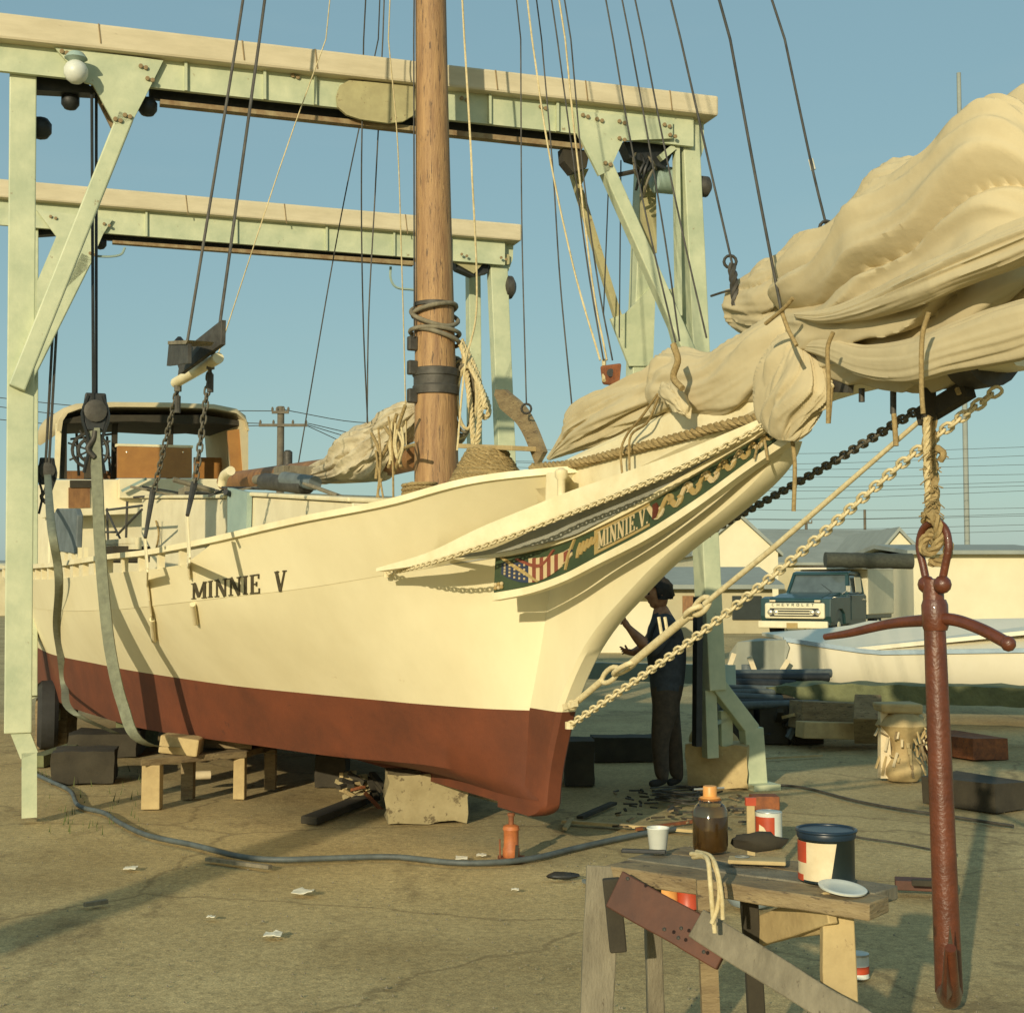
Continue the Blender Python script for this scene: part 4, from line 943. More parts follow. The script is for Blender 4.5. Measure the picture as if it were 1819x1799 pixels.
# slings
def sling(path, w, m, label, nm='lifting_sling'):
    c = catmull(path, 60); R = []
    for i, p in enumerate(c):
        wd_ = (V((1,-.35,0))+LA*.2).normalized()*w/2; t_ = min(1, i/40)
        R.append([p+wd_, p, p-wd_])
    o = MB().slab(R, LA*.014+LW*-.006).obj(nm, m, None, smooth=60); return solo(o, label, 'sling', 'canvas lifting slings round the hull')
sp = [LF(167,760), LF(172,850), LF(176,950), LF(184,1060), LF(196,1160), LF(217,1250), LF(252,1318)]
e = sp[-1]; cb = LF0+LW*2.2
sp += [V((e.x+.25,e.y+.7,.40)), V((e.x+1.1,e.y+1.5,.25)), V((e.x+2.2,e.y+2.2,.25)), V((e.x+3.2,e.y+2.6,.7))]
s1 = sling(sp, .085, 'sling_web', 'front grey webbing sling hanging outside the rail and round the rust red bottom')
s2p = []
for px, py in ((107,1012),(102,1055),(106,1110),(113,1165),(120,1220),(126,1262)):
    h = H(px, py, .03); s2p.append(h if h is not None else BP(px, py, 1.9))
s2p = [LR(84,842), BP(90,930,2.12), BP(102,1005,2.06), BP(104,1050,2.0)]+s2p[2:]+[s2p[-1]+V((.3,.3,-.22))]  # band from the aft block down along the hull side
s2 = sling(s2p, .07, 'sling_web', 'grey band hanging from the aft block and lying along the hull at the far left')
# hook blocks of the slings
def hook(base, label):
    t = thing('hoist_block', label, 'pulley block', base, 'hoist blocks hanging on the cables')
    MB().prism([base+LW*a+V((0,0,b)) for a, b in ((-.06,.0),(-.09,.12),(-.07,.27),(.07,.27),(.09,.12),(.06,.0))], LA*.1).obj('block_shell', 'black_metal', t, bevel=.01)
    MB().lathe(base+V((0,0,.14))-LA*.03, [(.05,0),(.08,.01),(.06,.05),(.08,.1),(.05,.12)], 16, axis=LA).obj('pulley', 'iron_dark', t, smooth=40)
    MB().tube(catmull([base+V((0,0,0)), base+V((0,0,-.06))+LW*.01, base+V((0,0,-.13))+LW*.05, base+V((0,0,-.19))], 8), .02, 8).obj('hook', 'iron_dark', t, smooth=60)
    for k in (-1, 1): MB().tube(catmull([base+LW*.05*k+V((0,0,.25)), base+LW*.09*k+V((0,0,.1)), base+LW*.04*k+V((0,0,-.1)), base+LW*.07*k+V((0,0,-.3))], 10), .012, 6).obj('loose_rope', 'black_metal', t, smooth=60)
    return t
hook(LF(169,765), 'black pulley block in front of the pilot house canopy'); hook(LR(83,860), 'black pulley block beside the pilot house at the left edge')

# ================================================================ far buildings
def gable(name, label, x0, x1, ype, Y, depth, ridge_px, m='wall_white', roofm='roof_grey', yb=None, ov=.25, cat='building', wins=()):
    p0, p1 = U(x0, ype, Y), U(x1, ype, Y); ze = p0.z; pr = U(ridge_px[0], ridge_px[1], Y)
    t = thing(name, label, cat, V(((p0.x+p1.x)/2, Y+depth/2, 0)))
    MB().prism([V((p0.x,Y,0)), V((p1.x,Y,0)), V((p1.x,Y,ze)), V((pr.x,Y,pr.z)), V((p0.x,Y,ze))], (0,depth,0)).obj('wall', m, t)
    for a in (p0, p1):
        d = (V((a.x,Y,ze))-pr).normalized(); q = V((a.x,Y,ze))+d*ov
        MB().prism([pr+V((0,-.2,.02)), q+V((0,-.2,.02)), q+V((0,-.2,.16)), pr+V((0,-.2,.2))], (0,depth+.4,0)).obj('roof', roofm, t)
    for (a,b,c,d) in wins:
        q0, q1 = U(a,b,Y), U(c,d,Y); w = MB().box(((q0.x+q1.x)/2, Y-.03, (q0.z+q1.z)/2), (abs(q1.x-q0.x), .06, abs(q1.z-q0.z))).obj('window', 'window_dark', t)
    return t
gable('boat_shed', 'white gabled shed behind the bow with its dark roof edge sloping right', 1236, 1382, 982, 60, 9, (1312,918))
gable('boat_shed', 'small white gable end above the rolled tarp of the truck', 1556, 1640, 990, 62, 9, (1596,944))
def longb(name, label, x0, x1, Y, yr, ye, yb, m, rm, depth=7):
    a, b = U(x0, ye, Y), U(x1, ye, Y); r = U(x0, yr, Y+depth/2).z; t = thing(name, label, 'building', V(((a.x+b.x)/2, Y+depth/2, 0)))
    MB().box(((a.x+b.x)/2, Y+depth/2, a.z/2), (b.x-a.x, depth, a.z)).obj('wall', m, t)
    z = a.z
    MB().prism([V((a.x-.3,Y-.4,z-.05)), V((a.x-.3,Y-.4,z+.08)), V((a.x-.3,Y+depth/2,r+.1)), V((a.x-.3,Y+depth+.4,z+.08)), V((a.x-.3,Y+depth+.4,z-.05)), V((a.x-.3,Y+depth/2,r-.05))], (b.x-a.x+.6,0,0)).obj('roof', rm, t)
    return t
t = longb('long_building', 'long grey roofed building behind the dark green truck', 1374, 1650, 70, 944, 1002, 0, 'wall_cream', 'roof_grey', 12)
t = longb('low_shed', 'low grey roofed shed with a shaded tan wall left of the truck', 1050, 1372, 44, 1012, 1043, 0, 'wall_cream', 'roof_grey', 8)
for a, b, m in ((1212,1232,'brown_wood'), (1300,1352,'window_dark')):
    q0, q1 = U(a,1058,44), U(b,1100,44); MB().box(((q0.x+q1.x)/2,43.95,(q0.z+q1.z)/2), (q1.x-q0.x,.08,q0.z-q1.z)).obj('door', m, t)
q0, q1 = U(1112,1052,43.5), U(1162,1052,43.5)
t = longb('white_building', 'white walled building at the far right behind the anchor', 1622, 1860, 48, 972, 982, 0, 'wall_white', 'roof_grey', 8)
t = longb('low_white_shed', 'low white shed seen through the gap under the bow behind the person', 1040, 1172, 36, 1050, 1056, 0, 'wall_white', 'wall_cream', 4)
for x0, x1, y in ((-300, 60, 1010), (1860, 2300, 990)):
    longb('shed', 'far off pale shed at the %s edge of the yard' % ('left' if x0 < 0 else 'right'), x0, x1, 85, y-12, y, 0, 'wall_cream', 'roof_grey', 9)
o = MB().box((0, 210, 1.6), (700, 4, 4.4)).obj('tree_line', 'weed_green'); bpy.data.objects.remove(o)
tl = MB(); rn = random.Random(9)
for k in range(900):
    x = rn.uniform(-160,160); z = rn.uniform(.2,1)**.6*(3.2+1.2*noise.noise(V((x*.05,0,0)))); c = V((x, 300+rn.uniform(-6,6), z))
    tl.ball(c, rn.uniform(1.0,2.2), (1.6,1,.8), 6, .4, k)
o = tl.obj('far_woods', 'weed_green', smooth=80); o['kind'] = 'stuff'
# utility poles and wires
def upole(px, ytop, Y, label, arms, r=.13, m='pole_wood', dy=0):
    top = U(px, ytop, Y); t = thing('utility_pole', label, 'utility pole', V((top.x, Y, 0)), 'wooden utility poles')
    MB().tube([V((top.x,Y,0)), top], [r*1.3,r], 10).obj('pole', m, t, smooth=40)
    for (x0,x1,y) in arms:
        a, b = U(x0,y,Y), U(x1,y,Y); MB().beam(a-V((0,.15,0)), b-V((0,.15,0)), .1, .12).obj('crossarm', m, t)
        for f in (.03,.3,.7,.97): MB().lathe(a.lerp(b,f)+V((0,-.15,.05)), [(.04,0),(.06,.08),(.03,.18)], 8).obj('insulator', m, t)
    return t, top
t1, top1 = upole(499, 722, 62, 'weathered utility pole with two crossarms left of the mast', [(461,547,756),(484,514,733)], .15)
MB().lathe(top1+V((.35,-.2,-2.6)), [(.1,0),(.2,.05),(.2,.6),(.1,.68)], 12).obj('transformer', 'iron_dark', t1, smooth=40)
MB().tube([U(507,815,61.8), U(527,838,61.8)], .08, 6).obj('stay_arm', 'pole_wood', t1)
t2, top2 = upole(1655, 885, 66, 'short brown pole standing just left of the right edge behind the anchor', [], .2)
t3, top3 = upole(1703, 130, 80, 'very tall thin pole rising at the right edge of the sky', [], .12, 'roof_grey')
t4, top4 = upole(1432, 925, 120, 'tiny distant utility pole above the chain', [(1422,1442,929)], .12)
t5, top5 = upole(1536, 905, 110, 'thin distant pole above the white gabled roofs', [], .1)
wr = [((461,752),(-60,715)),((547,752),(760,772)),((547,755),(760,790)),((505,728),(760,748)),((484,730),(-60,700)),((461,756),(-60,740)),((547,757),(760,826))]
for i, (a, b) in enumerate(wr):
    p, q = U(*a,62), U(*b,66); m_ = p.lerp(q,.5)-V((0,0,.3)); o = MB().tube(catmull([p,m_,q],10), .018, 4).obj('overhead_wire', 'iron_dark', None)
    solo(o, 'thin overhead wire running from the weathered utility pole left of the mast', 'wire', 'wires at the pole left of the mast')
for i in range(12):
    y = 800+i*13+rn.uniform(-3,3); p, q = U(900,y+rn.uniform(-14,8),75), U(1900,y+rn.uniform(-10,10),75); m_ = p.lerp(q,.5)-V((0,0,.35))
    o = MB().tube(catmull([p,m_,q],12), .011, 4).obj('overhead_wire', 'iron_dark', None); solo(o, 'thin overhead wire crossing the sky above the far right roofs', 'wire', 'wires above the far roofs')
# unseen post added behind the camera to cast the shadow across the yard
pb = V((-5.6,-2.3,0)); t6 = thing('shadow_post', 'unseen wooden post added behind the camera to cast the shadow across the yard', 'post', pb)
MB().tube([pb, pb+V((0,0,4.1))], [.2,.17], 12).obj('pole', 'pole_wood', t6, smooth=40)
# ================================================================ furled sails
def cloth(secs, dep, v0, seed, nt=150, nphi=110, amp=.16, f=1.5, low=2.0, twist=0.0, name='bundle', m='canvas', parent=None, vfn=None, fine=.03, crease=1.0, dfn=None):
    T = catmull([V((a[0],a[1],0)) for a, b in secs], nt); Bt = catmull([V((b[0],b[1],0)) for a, b in secs], nt); R = []
    for i in range(nt+1):
        s = i/nt; v = vfn(s) if vfn else v0
        p, q = BP(T[i].x, T[i].y, v), BP(Bt[i].x, Bt[i].y, v); c = (p+q)/2; a = (p-q)/2; h = a.length; row = []
        dd = dep*(dfn(s) if dfn else 1)
        for k in range(nphi):
            ph = 2*math.pi*k/nphi; cs, sn = math.cos(ph), math.sin(ph); tw = ph+twist*s
            n1 = noise.noise(V((math.cos(tw)*f, math.sin(tw)*f, s*low+seed))); n2 = noise.noise(V((math.cos(tw)*f*2.3+4, math.sin(tw)*f*2.3, s*low*1.7+seed)))
            n3 = noise.noise(V((math.cos(tw)*f*5+4, math.sin(tw)*f*5, s*low*2.4+seed*2))); n4 = noise.noise((c+V((0,0,1))*h*cs+BS*h*sn)*7)
            n0 = noise.noise(V((math.cos(tw)*f*.8+9, math.sin(tw)*f*.8, s*low*.8+seed*3)))
            nv = noise.noise(V((math.cos(tw)*f*.9-6, math.sin(tw)*f*.9+2, s*low*.9-seed)))
            c1 = max(0, 1-abs(n1)*2.6); c2 = max(0, 1-abs(n2)*2.8); c3 = max(0, 1-abs(n3)*2.6); v1 = max(0, 1-abs(nv)*4.5)
            r = 1+amp*(.8*n0+.75*(c1-.5)+.5*(c2-.5)+.22*(c3-.5)-crease*v1*1.0-.12)+fine*n4
            ex = .97; sx = math.copysign(abs(cs)**ex, cs); sy = math.copysign(abs(sn)**ex, sn)
            row.append(c+a*sx*r+BS*(h*dd)*sy*r)
        R.append(row)
    mb = MB(); mb.grid(R, close=True)
    for row, rev in ((R[0],0),(R[-1],1)):
        cc = sum(row, V((0,0,0)))/len(row); mb.add(row+[cc], [((k+1)%nphi, k, nphi) if not rev else (k, (k+1)%nphi, nphi) for k in range(nphi)])
    return mb.obj(name, m, parent, smooth=75)
jib = thing('furled_jib', 'huge crumpled cream canvas sail bundled along the bowsprit', 'sail', B(-1.8,0,2.6))
cloth([((972,812),(976,818)),((1006,762),(1000,812)),((1012,735),(1040,800)),((1050,702),(1090,782)),((1100,676),(1140,760)),((1150,656),(1182,738)),((1190,632),(1212,722)),((1212,640),(1222,690))], .55, .05, 1.3, amp=.2, f=1.9, low=1.2, name='sail_bundle', parent=jib, nphi=130, crease=1.2)
cloth([((1176,640),(1168,740)),((1182,616),(1196,748)),((1215,612),(1236,748)),((1262,622),(1275,745)),((1315,592),(1330,742)),((1368,560),(1380,725)),((1410,548),(1425,680)),((1425,580),(1430,640))], .6, .08, 5.2, amp=.13, f=1.2, low=1.8, twist=1.2, name='sail_bundle', parent=jib)
cloth([((1312,530),(1300,582)),((1309,500),(1312,590)),((1345,478),(1350,600)),((1385,447),(1400,600)),((1430,415),(1440,560)),((1478,412),(1470,520)),((1500,440),(1480,500))], .7, -.1, 8.7, amp=.15, f=1.4, low=1.8, twist=-1, name='sail_bundle', parent=jib)
# drooping belly of cloth under the gather
cloth([((1408,585),(1420,612)),((1375,600),(1452,640)),((1350,640),(1474,690)),((1343,690),(1468,725)),((1348,735),(1450,748)),((1362,765),(1432,772)),((1380,781),(1415,784))], .36, .16, 3.3, amp=.17, f=1.45, low=1.5, twist=1.6, name='sail_bundle', parent=jib, nphi=150, crease=1.2)
# main upper mass
cloth([((1385,545),(1400,562)),((1400,470),(1432,640)),((1450,425),(1478,686)),((1495,408),(1520,690)),((1546,356),(1570,697)),((1588,306),(1625,702)),((1650,286),(1670,700)),((1712,258),(1715,692)),((1770,205),(1770,670)),((1830,165),(1825,640)),((1880,200),(1875,590)),((1910,300),(1905,520)),((1922,380),(1920,440))], .62, .0, 2.1, nt=260, nphi=230, amp=.16, f=1.3, low=1.5, twist=.5, name='sail_bundle', parent=jib, fine=.012, crease=1.9)
# flap folds over the big mass
cloth([((1412,556),(1418,566)),((1470,548),(1470,575)),((1540,520),(1545,566)),((1620,478),(1630,540)),((1700,440),(1712,506)),((1790,400),(1810,470)),((1900,365),(1910,415)),((1935,370),(1938,392))], .9, .33, 7.7, amp=.26, f=1.2, low=.9, name='sail_fold', parent=jib, nphi=70, nt=110, crease=.6, vfn=lambda s: .20+.16*min(1,s*2))
cloth([((1415,612),(1420,620)),((1470,600),(1468,640)),((1540,612),(1530,668)),((1620,600),(1610,680)),((1700,568),(1700,660)),((1800,530),(1810,640)),((1890,520),(1895,600)),((1925,540),(1928,570))], .5, .33, 9.1, amp=.2, f=1.2, low=.9, name='sail_fold', parent=jib, nphi=70, crease=.6, vfn=lambda s: .16+.16*min(1,s*2))
0 and cloth([((1500,440),(1490,470)),((1520,395),(1545,470)),((1580,345),(1610,430)),((1650,285),(1680,370)),((1720,240),(1740,330))], .5, .4, 6.4, amp=.18, f=1.2, low=1.0, name='sail_fold', parent=jib, nphi=80)
# cloth tail of the gasket knot
cloth([((1172,690),(1182,712)),((1185,680),(1205,735)),((1205,690),(1222,742)),((1222,722),(1218,738))], .5, .25, 6.1, amp=.2, name='sail_tail', parent=jib, nt=50, nphi=50)
# gaskets and reef points
def tie(pts, v, r=.011, m='rope_tan', par=jib):
    return MB().tube(catmull([BP(a,b,v) for a,b in pts], 16), r, 7).obj('tie', m, par, smooth=60)
tie([(1388,552),(1400,585),(1415,614)], .37, .009); tie([(1408,530),(1392,548),(1360,575)], .38, .009)
tie([(1196,612),(1204,640),(1196,670),(1212,690)], .36, .016)
tie([(1480,590),(1470,620),(1472,680),(1471,752)], .43, .009); tie([(1650,555),(1638,600),(1637,690),(1640,735)], .5, .009)
tie([(1531,690),(1531,714)], .1, .013, 'iron_dark'); tie([(1587,695),(1587,735)], .1, .013, 'iron_dark'); tie([(1588,735),(1592,792)], .1, .011)
tie([(1408,783),(1412,830),(1410,908)], .12, .010); tie([(1358,782),(1364,818)], .16, .007); tie([(1346,790),(1340,815)], .16, .006); tie([(1477,688),(1472,752)], .16, .010)
tie([(1700,690),(1704,700)], .1, .01)
main = thing('furled_mainsail', 'loosely furled cream mainsail heaped on the boom left of the mast', 'sail', B(4,0,2.4))
cloth([((520,850),(525,858)),((560,824),(575,862)),((600,806),(640,858)),((625,768),(668,850)),((660,752),(690,820)),((686,745),(700,790))], .7, .1, 1.9, amp=.2, f=1.7, low=1.6, name='sail_bundle', m='canvas_old', parent=main, nt=90, nphi=90)
cloth([((622,795),(640,815)),((628,768),(660,815)),((662,752),(700,800)),((690,728),(718,790)),((716,712),(732,765)),((738,708),(746,740))], .7, .05, 3.9, amp=.24, f=1.9, low=1.6, name='sail_bundle', m='canvas_old', parent=main, nt=90, nphi=90, crease=1.2)
for pts in ([(684,758),(700,790),(690,830)],[(720,720),(706,770),(712,830)],[(660,770),(672,800),(668,850)],[(735,790),(715,800),(700,840)],[(705,735),(690,790),(672,820)]): tie(pts, .32, .013, 'rope_tan', main)
rn = random.Random(8)
for k in range(7): x = 686+rn.random()*44; tie([(x,748+rn.random()*30),(x-6+rn.random()*14,790),(x-8+rn.random()*10,812+rn.random()*14)], .34, .009, 'rope_cream', main)
# red-brown halyard block above the jib
rb = thing('halyard_block', 'red brown wooden pulley block hanging in the lines above the jib bundle', 'pulley block', BP(1085,660,0))
MB().hexa([BP(1070,683,.06),BP(1100,686,.06),BP(1100,686,-.06),BP(1070,683,-.06),BP(1066,650,.06),BP(1104,645,.06),BP(1104,645,-.06),BP(1066,650,-.06)]).obj('block_shell', 'rust', rb, bevel=.012)
MB().tube([BP(1085,662,.07), BP(1085,662,-.07)], .022, 12).obj('pulley', 'black_metal', rb, smooth=40)
MB().tube([BP(1073,640,0), BP(1073,676,.07)], .012, 6).obj('block_strap', 'rope_cream', rb); MB().tube([BP(1086,690,0), BP(1087,712,0)], .01, 6).obj('block_strap', 'chain_white', rb)

# ================================================================ anchor hanging under the bowsprit
PA = .06
an = thing('anchor', 'rust red iron stocked anchor hanging from the bowsprit by a frayed rope', 'anchor', BP(1683,1740,PA))
def AP(px, py, dv=0): return BP(px, py, PA+dv)
top, bot = AP(1657,1030), AP(1686,1762)
MB().tube([top, top.lerp(bot,.3), bot], [.040,.044,.052], 18).obj('shank', 'anchor_red', an, smooth=50)
MB().ball(AP(1646,1038,.01), .036, n=12).obj('shackle_pin', 'anchor_red', an, smooth=60); MB().ball(AP(1674,1038,.01), .036, n=12).obj('shackle_pin', 'anchor_red', an, smooth=60)
MB().tube([AP(1645,1038), AP(1675,1038)], .024, 10).obj('shackle_pin', 'anchor_red', an, smooth=50)
sh = catmull([AP(1646,1034), AP(1640,1005), AP(1633,970), AP(1640,940), AP(1660,926), AP(1679,940), AP(1685,970), AP(1679,1005), AP(1673,1034)], 40)
MB().tube(sh, .0155, 12).obj('shackle', 'anchor_red', an, smooth=60)
MB().lathe(AP(1662,1120), [(.044,0),(.051,.02),(.051,.10),(.044,.12)], 18, axis=(top-bot)).obj('stock_collar', 'anchor_red', an, smooth=40)
stk = catmull([AP(1466,1131,.05), AP(1510,1124,.04), AP(1580,1108,.02), AP(1640,1102), AP(1690,1100,-.01), AP(1740,1116,-.02), AP(1790,1142,-.03)], 40)
MB().tube(stk, [.014+.010*min(1,i/20) for i in range(41)], 12).obj('stock', 'anchor_red', an, smooth=60)
MB().ball(AP(1791,1143,-.03), .03, n=10).obj('stock_ball', 'anchor_red', an, smooth=60)
crown = bot; d1 = V((.27,.96,0))
for s_ in (-1, 1):
    arm = catmull([crown+V((0,0,-.0)), crown+d1*.18*s_+V((0,0,.03)), crown+d1*.34*s_+V((0,0,.13)), crown+d1*.44*s_+V((0,0,.27))], 16)
    MB().tube(arm, [.05-.03*i/16 for i in range(17)], 12).obj('arm', 'anchor_red', an, smooth=60)
    w = BS*.8-BA*.6; q = arm[13]
    MB().prism([q-w*.09-V((0,0,.1)), q+w*.09-V((0,0,.1)), q+w*.07+V((0,0,.05)), q+V((0,0,.15)), q-w*.07+V((0,0,.05))], -d1*s_*.02).obj('fluke', 'anchor_red', an, bevel=.004)
pend = thing('anchor_pendant', 'frayed tan rope holding the anchor up to the bowsprit', 'rope', AP(1656,940))
rope(MB(), catmull([AP(1651,740), AP(1652,800), AP(1655,860), AP(1658,935)], 30), .030).obj('rope_strand', 'rope_tan', pend, smooth=60)
rope(MB(), catmull([AP(1646,742,.03), AP(1646,810,.03), AP(1650,900,.02)], 30), .014).obj('rope_strand', 'rope_cream', pend, smooth=60)
MB().beam(AP(1649,690), AP(1650,748), .05, .05).obj('strap', 'timber_dark', pend, bevel=.006)
kn = []
for i in range(30):
    a = i*2*math.pi/10; kn.append(AP(1660,945)+BA*math.cos(a)*.045+V((0,0,math.sin(a)*.05-.004*i+.04))+BS*(.03*math.sin(a*.7)))
rope(MB(), kn, .02).obj('knot', 'rope_tan', pend, smooth=60)
rn = random.Random(21); fr = MB()
for k in range(46):
    y = rn.uniform(790,935); p = AP(1654+rn.uniform(-6,10), y, .03); d = V((rn.uniform(-1,1), rn.uniform(-.4,.4), rn.uniform(-1,.3))).normalized()*rn.uniform(.02,.06); fr.tube([p, p+d*.5+V((0,0,.004)), p+d], .0025, 4)
fr.obj('frayed_fibres', 'rope_tan', pend)
MB().tube(catmull([AP(1664,795), AP(1676,806), AP(1670,818)], 6), .014, 6).obj('rope_end', 'rope_tan', pend, smooth=60)

# ================================================================ things under the hull
def blockbox(name, px0, px1, yb, zt, depth, m, label, cat, rot=0.0, jit=.012, group=None, Y=None, bev=.012):
    a, b = G(px0, yb), G(px1, yb); c = (a+b)/2; w = (b-a).length; dx = V((math.cos(rot), math.sin(rot), 0)); dy = V((-math.sin(rot), math.cos(rot), 0)); c = c+dy*depth/2
    mb = MB(); n = 5; rows = []
    mb.box(c+V((0,0,zt/2)), (w, depth, zt), (dx,dy,V((0,0,1))))
    bm = bmesh.new(); me = bpy.data.meshes.new('t'); me.from_pydata([tuple(v) for v in mb.v], [], mb.f); bm.from_mesh(me); bmesh.ops.subdivide_edges(bm, edges=bm.edges, cuts=5, use_grid_fill=True)
    bm.verts.ensure_lookup_table(); mb2 = MB(); mb2.v = [v.co.copy() for v in bm.verts]; mb2.f = [[v.index for v in f.verts] for f in bm.faces]; mb2.mi = [0]*len(mb2.f); bm.free(); bpy.data.meshes.remove(me)
    return solo(mb2.obj(name, m, None, jitter=jit, smooth=35), label, cat, group)
blockbox('keel_block', 688, 832, 1462, .33, .42, 'concrete_block', 'big stained tan block carrying the keel behind the orange jack', 'block', .12, .03)
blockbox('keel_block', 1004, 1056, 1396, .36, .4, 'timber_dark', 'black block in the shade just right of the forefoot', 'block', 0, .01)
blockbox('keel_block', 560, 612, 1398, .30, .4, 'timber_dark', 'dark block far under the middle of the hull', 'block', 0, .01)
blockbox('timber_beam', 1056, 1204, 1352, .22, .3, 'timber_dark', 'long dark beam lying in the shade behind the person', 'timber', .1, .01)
tb1 = blockbox('timber_block', 1218, 1328, 1398, .34, .34, 'timber_light', 'pale tan timber block at the foot of the right hoist leg', 'timber', -.35, .03)
p = G(1310,1385); 
lg = MB().lathe(p+V((-.05,.35,.24)), [(.05,-.01),(.14,0),(.145,.02),(.14,.5),(.05,.51)], 20, axis=(-.25,1,0)).obj('log', 'timber_light', None, smooth=40, jitter=.01); solo(lg, 'round log end showing behind the pale timber block at the hoist leg', 'log')
# bottle jack
jp = G(908,1529); jk = thing('bottle_jack', 'orange rusty bottle jack standing under the forefoot', 'jack', jp)
MB().box(jp+V((0,.0,.012)), (.16,.13,.024)).obj('base', 'rust', jk, bevel=.004)
MB().lathe(jp+V((0,0,.024)), [(.046,0),(.050,.01),(.050,.05),(.044,.06),(.044,.15),(.050,.16),(.046,.18),(.024,.19)], 20).obj('body', 'jack_orange', jk, smooth=40)
MB().lathe(jp+V((0,0,.21)), [(.016,0),(.016,.05),(.022,.053),(.022,.07)], 14).obj('ram', 'rust', jk, smooth=40)
MB().tube([jp+V((-.065,-.02,.02)), jp+V((-.067,-.02,.13))], .006, 6).obj('handle_socket', 'rust', jk); MB().beam(jp+V((.03,-.05,.03)), jp+V((.035,-.052,.1)), .02, .02).obj('release_valve', 'timber_dark', jk)
o = MB().tube([G(833,1428,.05)+V((0,.1,.06)), G(895,1440,.05)+V((0,.1,.04))], .012, 8).obj('pipe_lever', 'label_cream', None, smooth=40); solo(o, 'pale pipe lever between the stained block and the jack', 'pipe')
# left trestle
tr = thing('trestle', 'low wooden trestle under the hull at the left with two visible legs', 'trestle', G(345,1430))
tg0, tg1 = G(270,1436), G(426,1418); zt = .36
MB().beam(tg0, tg0+V((0,0,zt-.04)), .135, .10).obj('leg', 'timber_light', tr, bevel=.006, jitter=.006); MB().beam(tg1, tg1+V((0,0,zt-.05)), .085, .09).obj('leg', 'timber_light', tr, bevel=.006, jitter=.006)
MB().beam(tg0+V((.15,.5,0)), tg0+V((.15,.5,zt-.04)), .09, .10).obj('leg', 'timber', tr); MB().beam(tg1+V((.15,.5,0)), tg1+V((.15,.5,zt-.04)), .085, .09).obj('leg', 'timber', tr)
dx = (tg1-tg0).normalized(); MB().hexa([tg0-dx*.08+V((0,-.06,zt-.04)), tg1+dx*.07+V((0,-.06,zt-.05)), tg1+dx*.1+V((.15,.62,zt-.04)), tg0+dx*.05+V((.1,.62,zt-.03)), tg0-dx*.08+V((0,-.06,zt+.01)), tg1+dx*.07+V((0,-.06,zt)), tg1+dx*.1+V((.15,.62,zt+.01)), tg0+dx*.05+V((.1,.62,zt+.02))]).obj('top_plank', 'timber', tr, bevel=.005)
c = tg0.lerp(tg1,.28)+V((0,.12,zt+.075)); o = MB().box(c, (.29,.26,.13), (V((.97,.05,-.12)).normalized(), V((-.05,1,0)), V((.12,0,.97)).normalized())).obj('wood_wedge', 'timber_light', None, bevel=.012, jitter=.01); solo(o, 'square tan wood block wedged on the low trestle against the hull', 'block')
c = tg0.lerp(tg1,.62)+V((.02,.3,zt+.05)); o = MB().box(c, (.5,.2,.07), (V((.97,.2,-.06)).normalized(), V((-.2,.97,0)), V((.06,0,1)).normalized())).obj('wedge_plank', 'timber', None, bevel=.008, jitter=.008); solo(o, 'grey brown plank lying on the low trestle beside the square block', 'plank')
o = MB().tube([G(302,1396,.12)+V((0,.6,0)), G(344,1394,.12)+V((0,.6,0))], .035, 10).obj('white_jug', 'label_cream', None, smooth=40); solo(o, 'small white can lying in the shade behind the low trestle', 'can')
# scrap under the hull middle
rn = random.Random(14)
for k, (a, b, w, h, m, lab) in enumerate(((548,1462,.0,0,'timber_dark','dark charred plank on the ground left of the stained block'),)):
    p, q = G(548,1465), G(662,1422); o = MB().beam(p+V((0,0,.03)), q+V((0,0,.04)), .12, .05).obj('charred_plank', m, None, bevel=.006, jitter=.01); solo(o, lab, 'plank')
sc = thing('scrap_pile', 'small heap of tan broken bark and iron scrap under the middle of the hull', 'scrap', G(640,1425))
for k in range(26):
    c = G(rn.uniform(608,672), rn.uniform(1405,1436))+V((0,rn.uniform(0,.3),rn.uniform(.02,.14))); d = V((rn.uniform(-1,1),rn.uniform(-1,1),rn.uniform(-.5,.5))).normalized()*rn.uniform(.03,.12)
    MB().beam(c-d, c+d, rn.uniform(.02,.06), rn.uniform(.015,.04)).obj('scrap', rn.choice(['timber_light','concrete_block','rust','timber_dark']), sc, jitter=.01)
# blocks at the left under the stern; dark ones added to deepen the shade
blockbox('stern_block', 62, 118, 1330, .5, .5, 'timber', 'tan timber block under the stern at the far left', 'block', .1, .02)
blockbox('stern_block', 92, 200, 1392, .26, .5, 'timber_dark', 'black timber block added to deepen the shade left of the low trestle', 'block', .2, .02)
blockbox('stern_block', 205, 250, 1330, .36, .5, 'timber_mossy', 'dark green block added to fill the shade behind the left leg of the low trestle', 'block', -.1, .02)
blockbox('stern_block', 120, 240, 1345, .22, .6, 'timber_dark', 'dark block added to deepen the shade under the aft part of the hull', 'block', .1, .02)
o = MB().beam(G(64,1362)+V((0,0,.05)), G(200,1325)+V((0,0,.1)), .14, .1).obj('dark_beam', 'timber_mossy', None, jitter=.01); solo(o, 'mossy beam lying in the shade under the far left of the hull', 'timber')
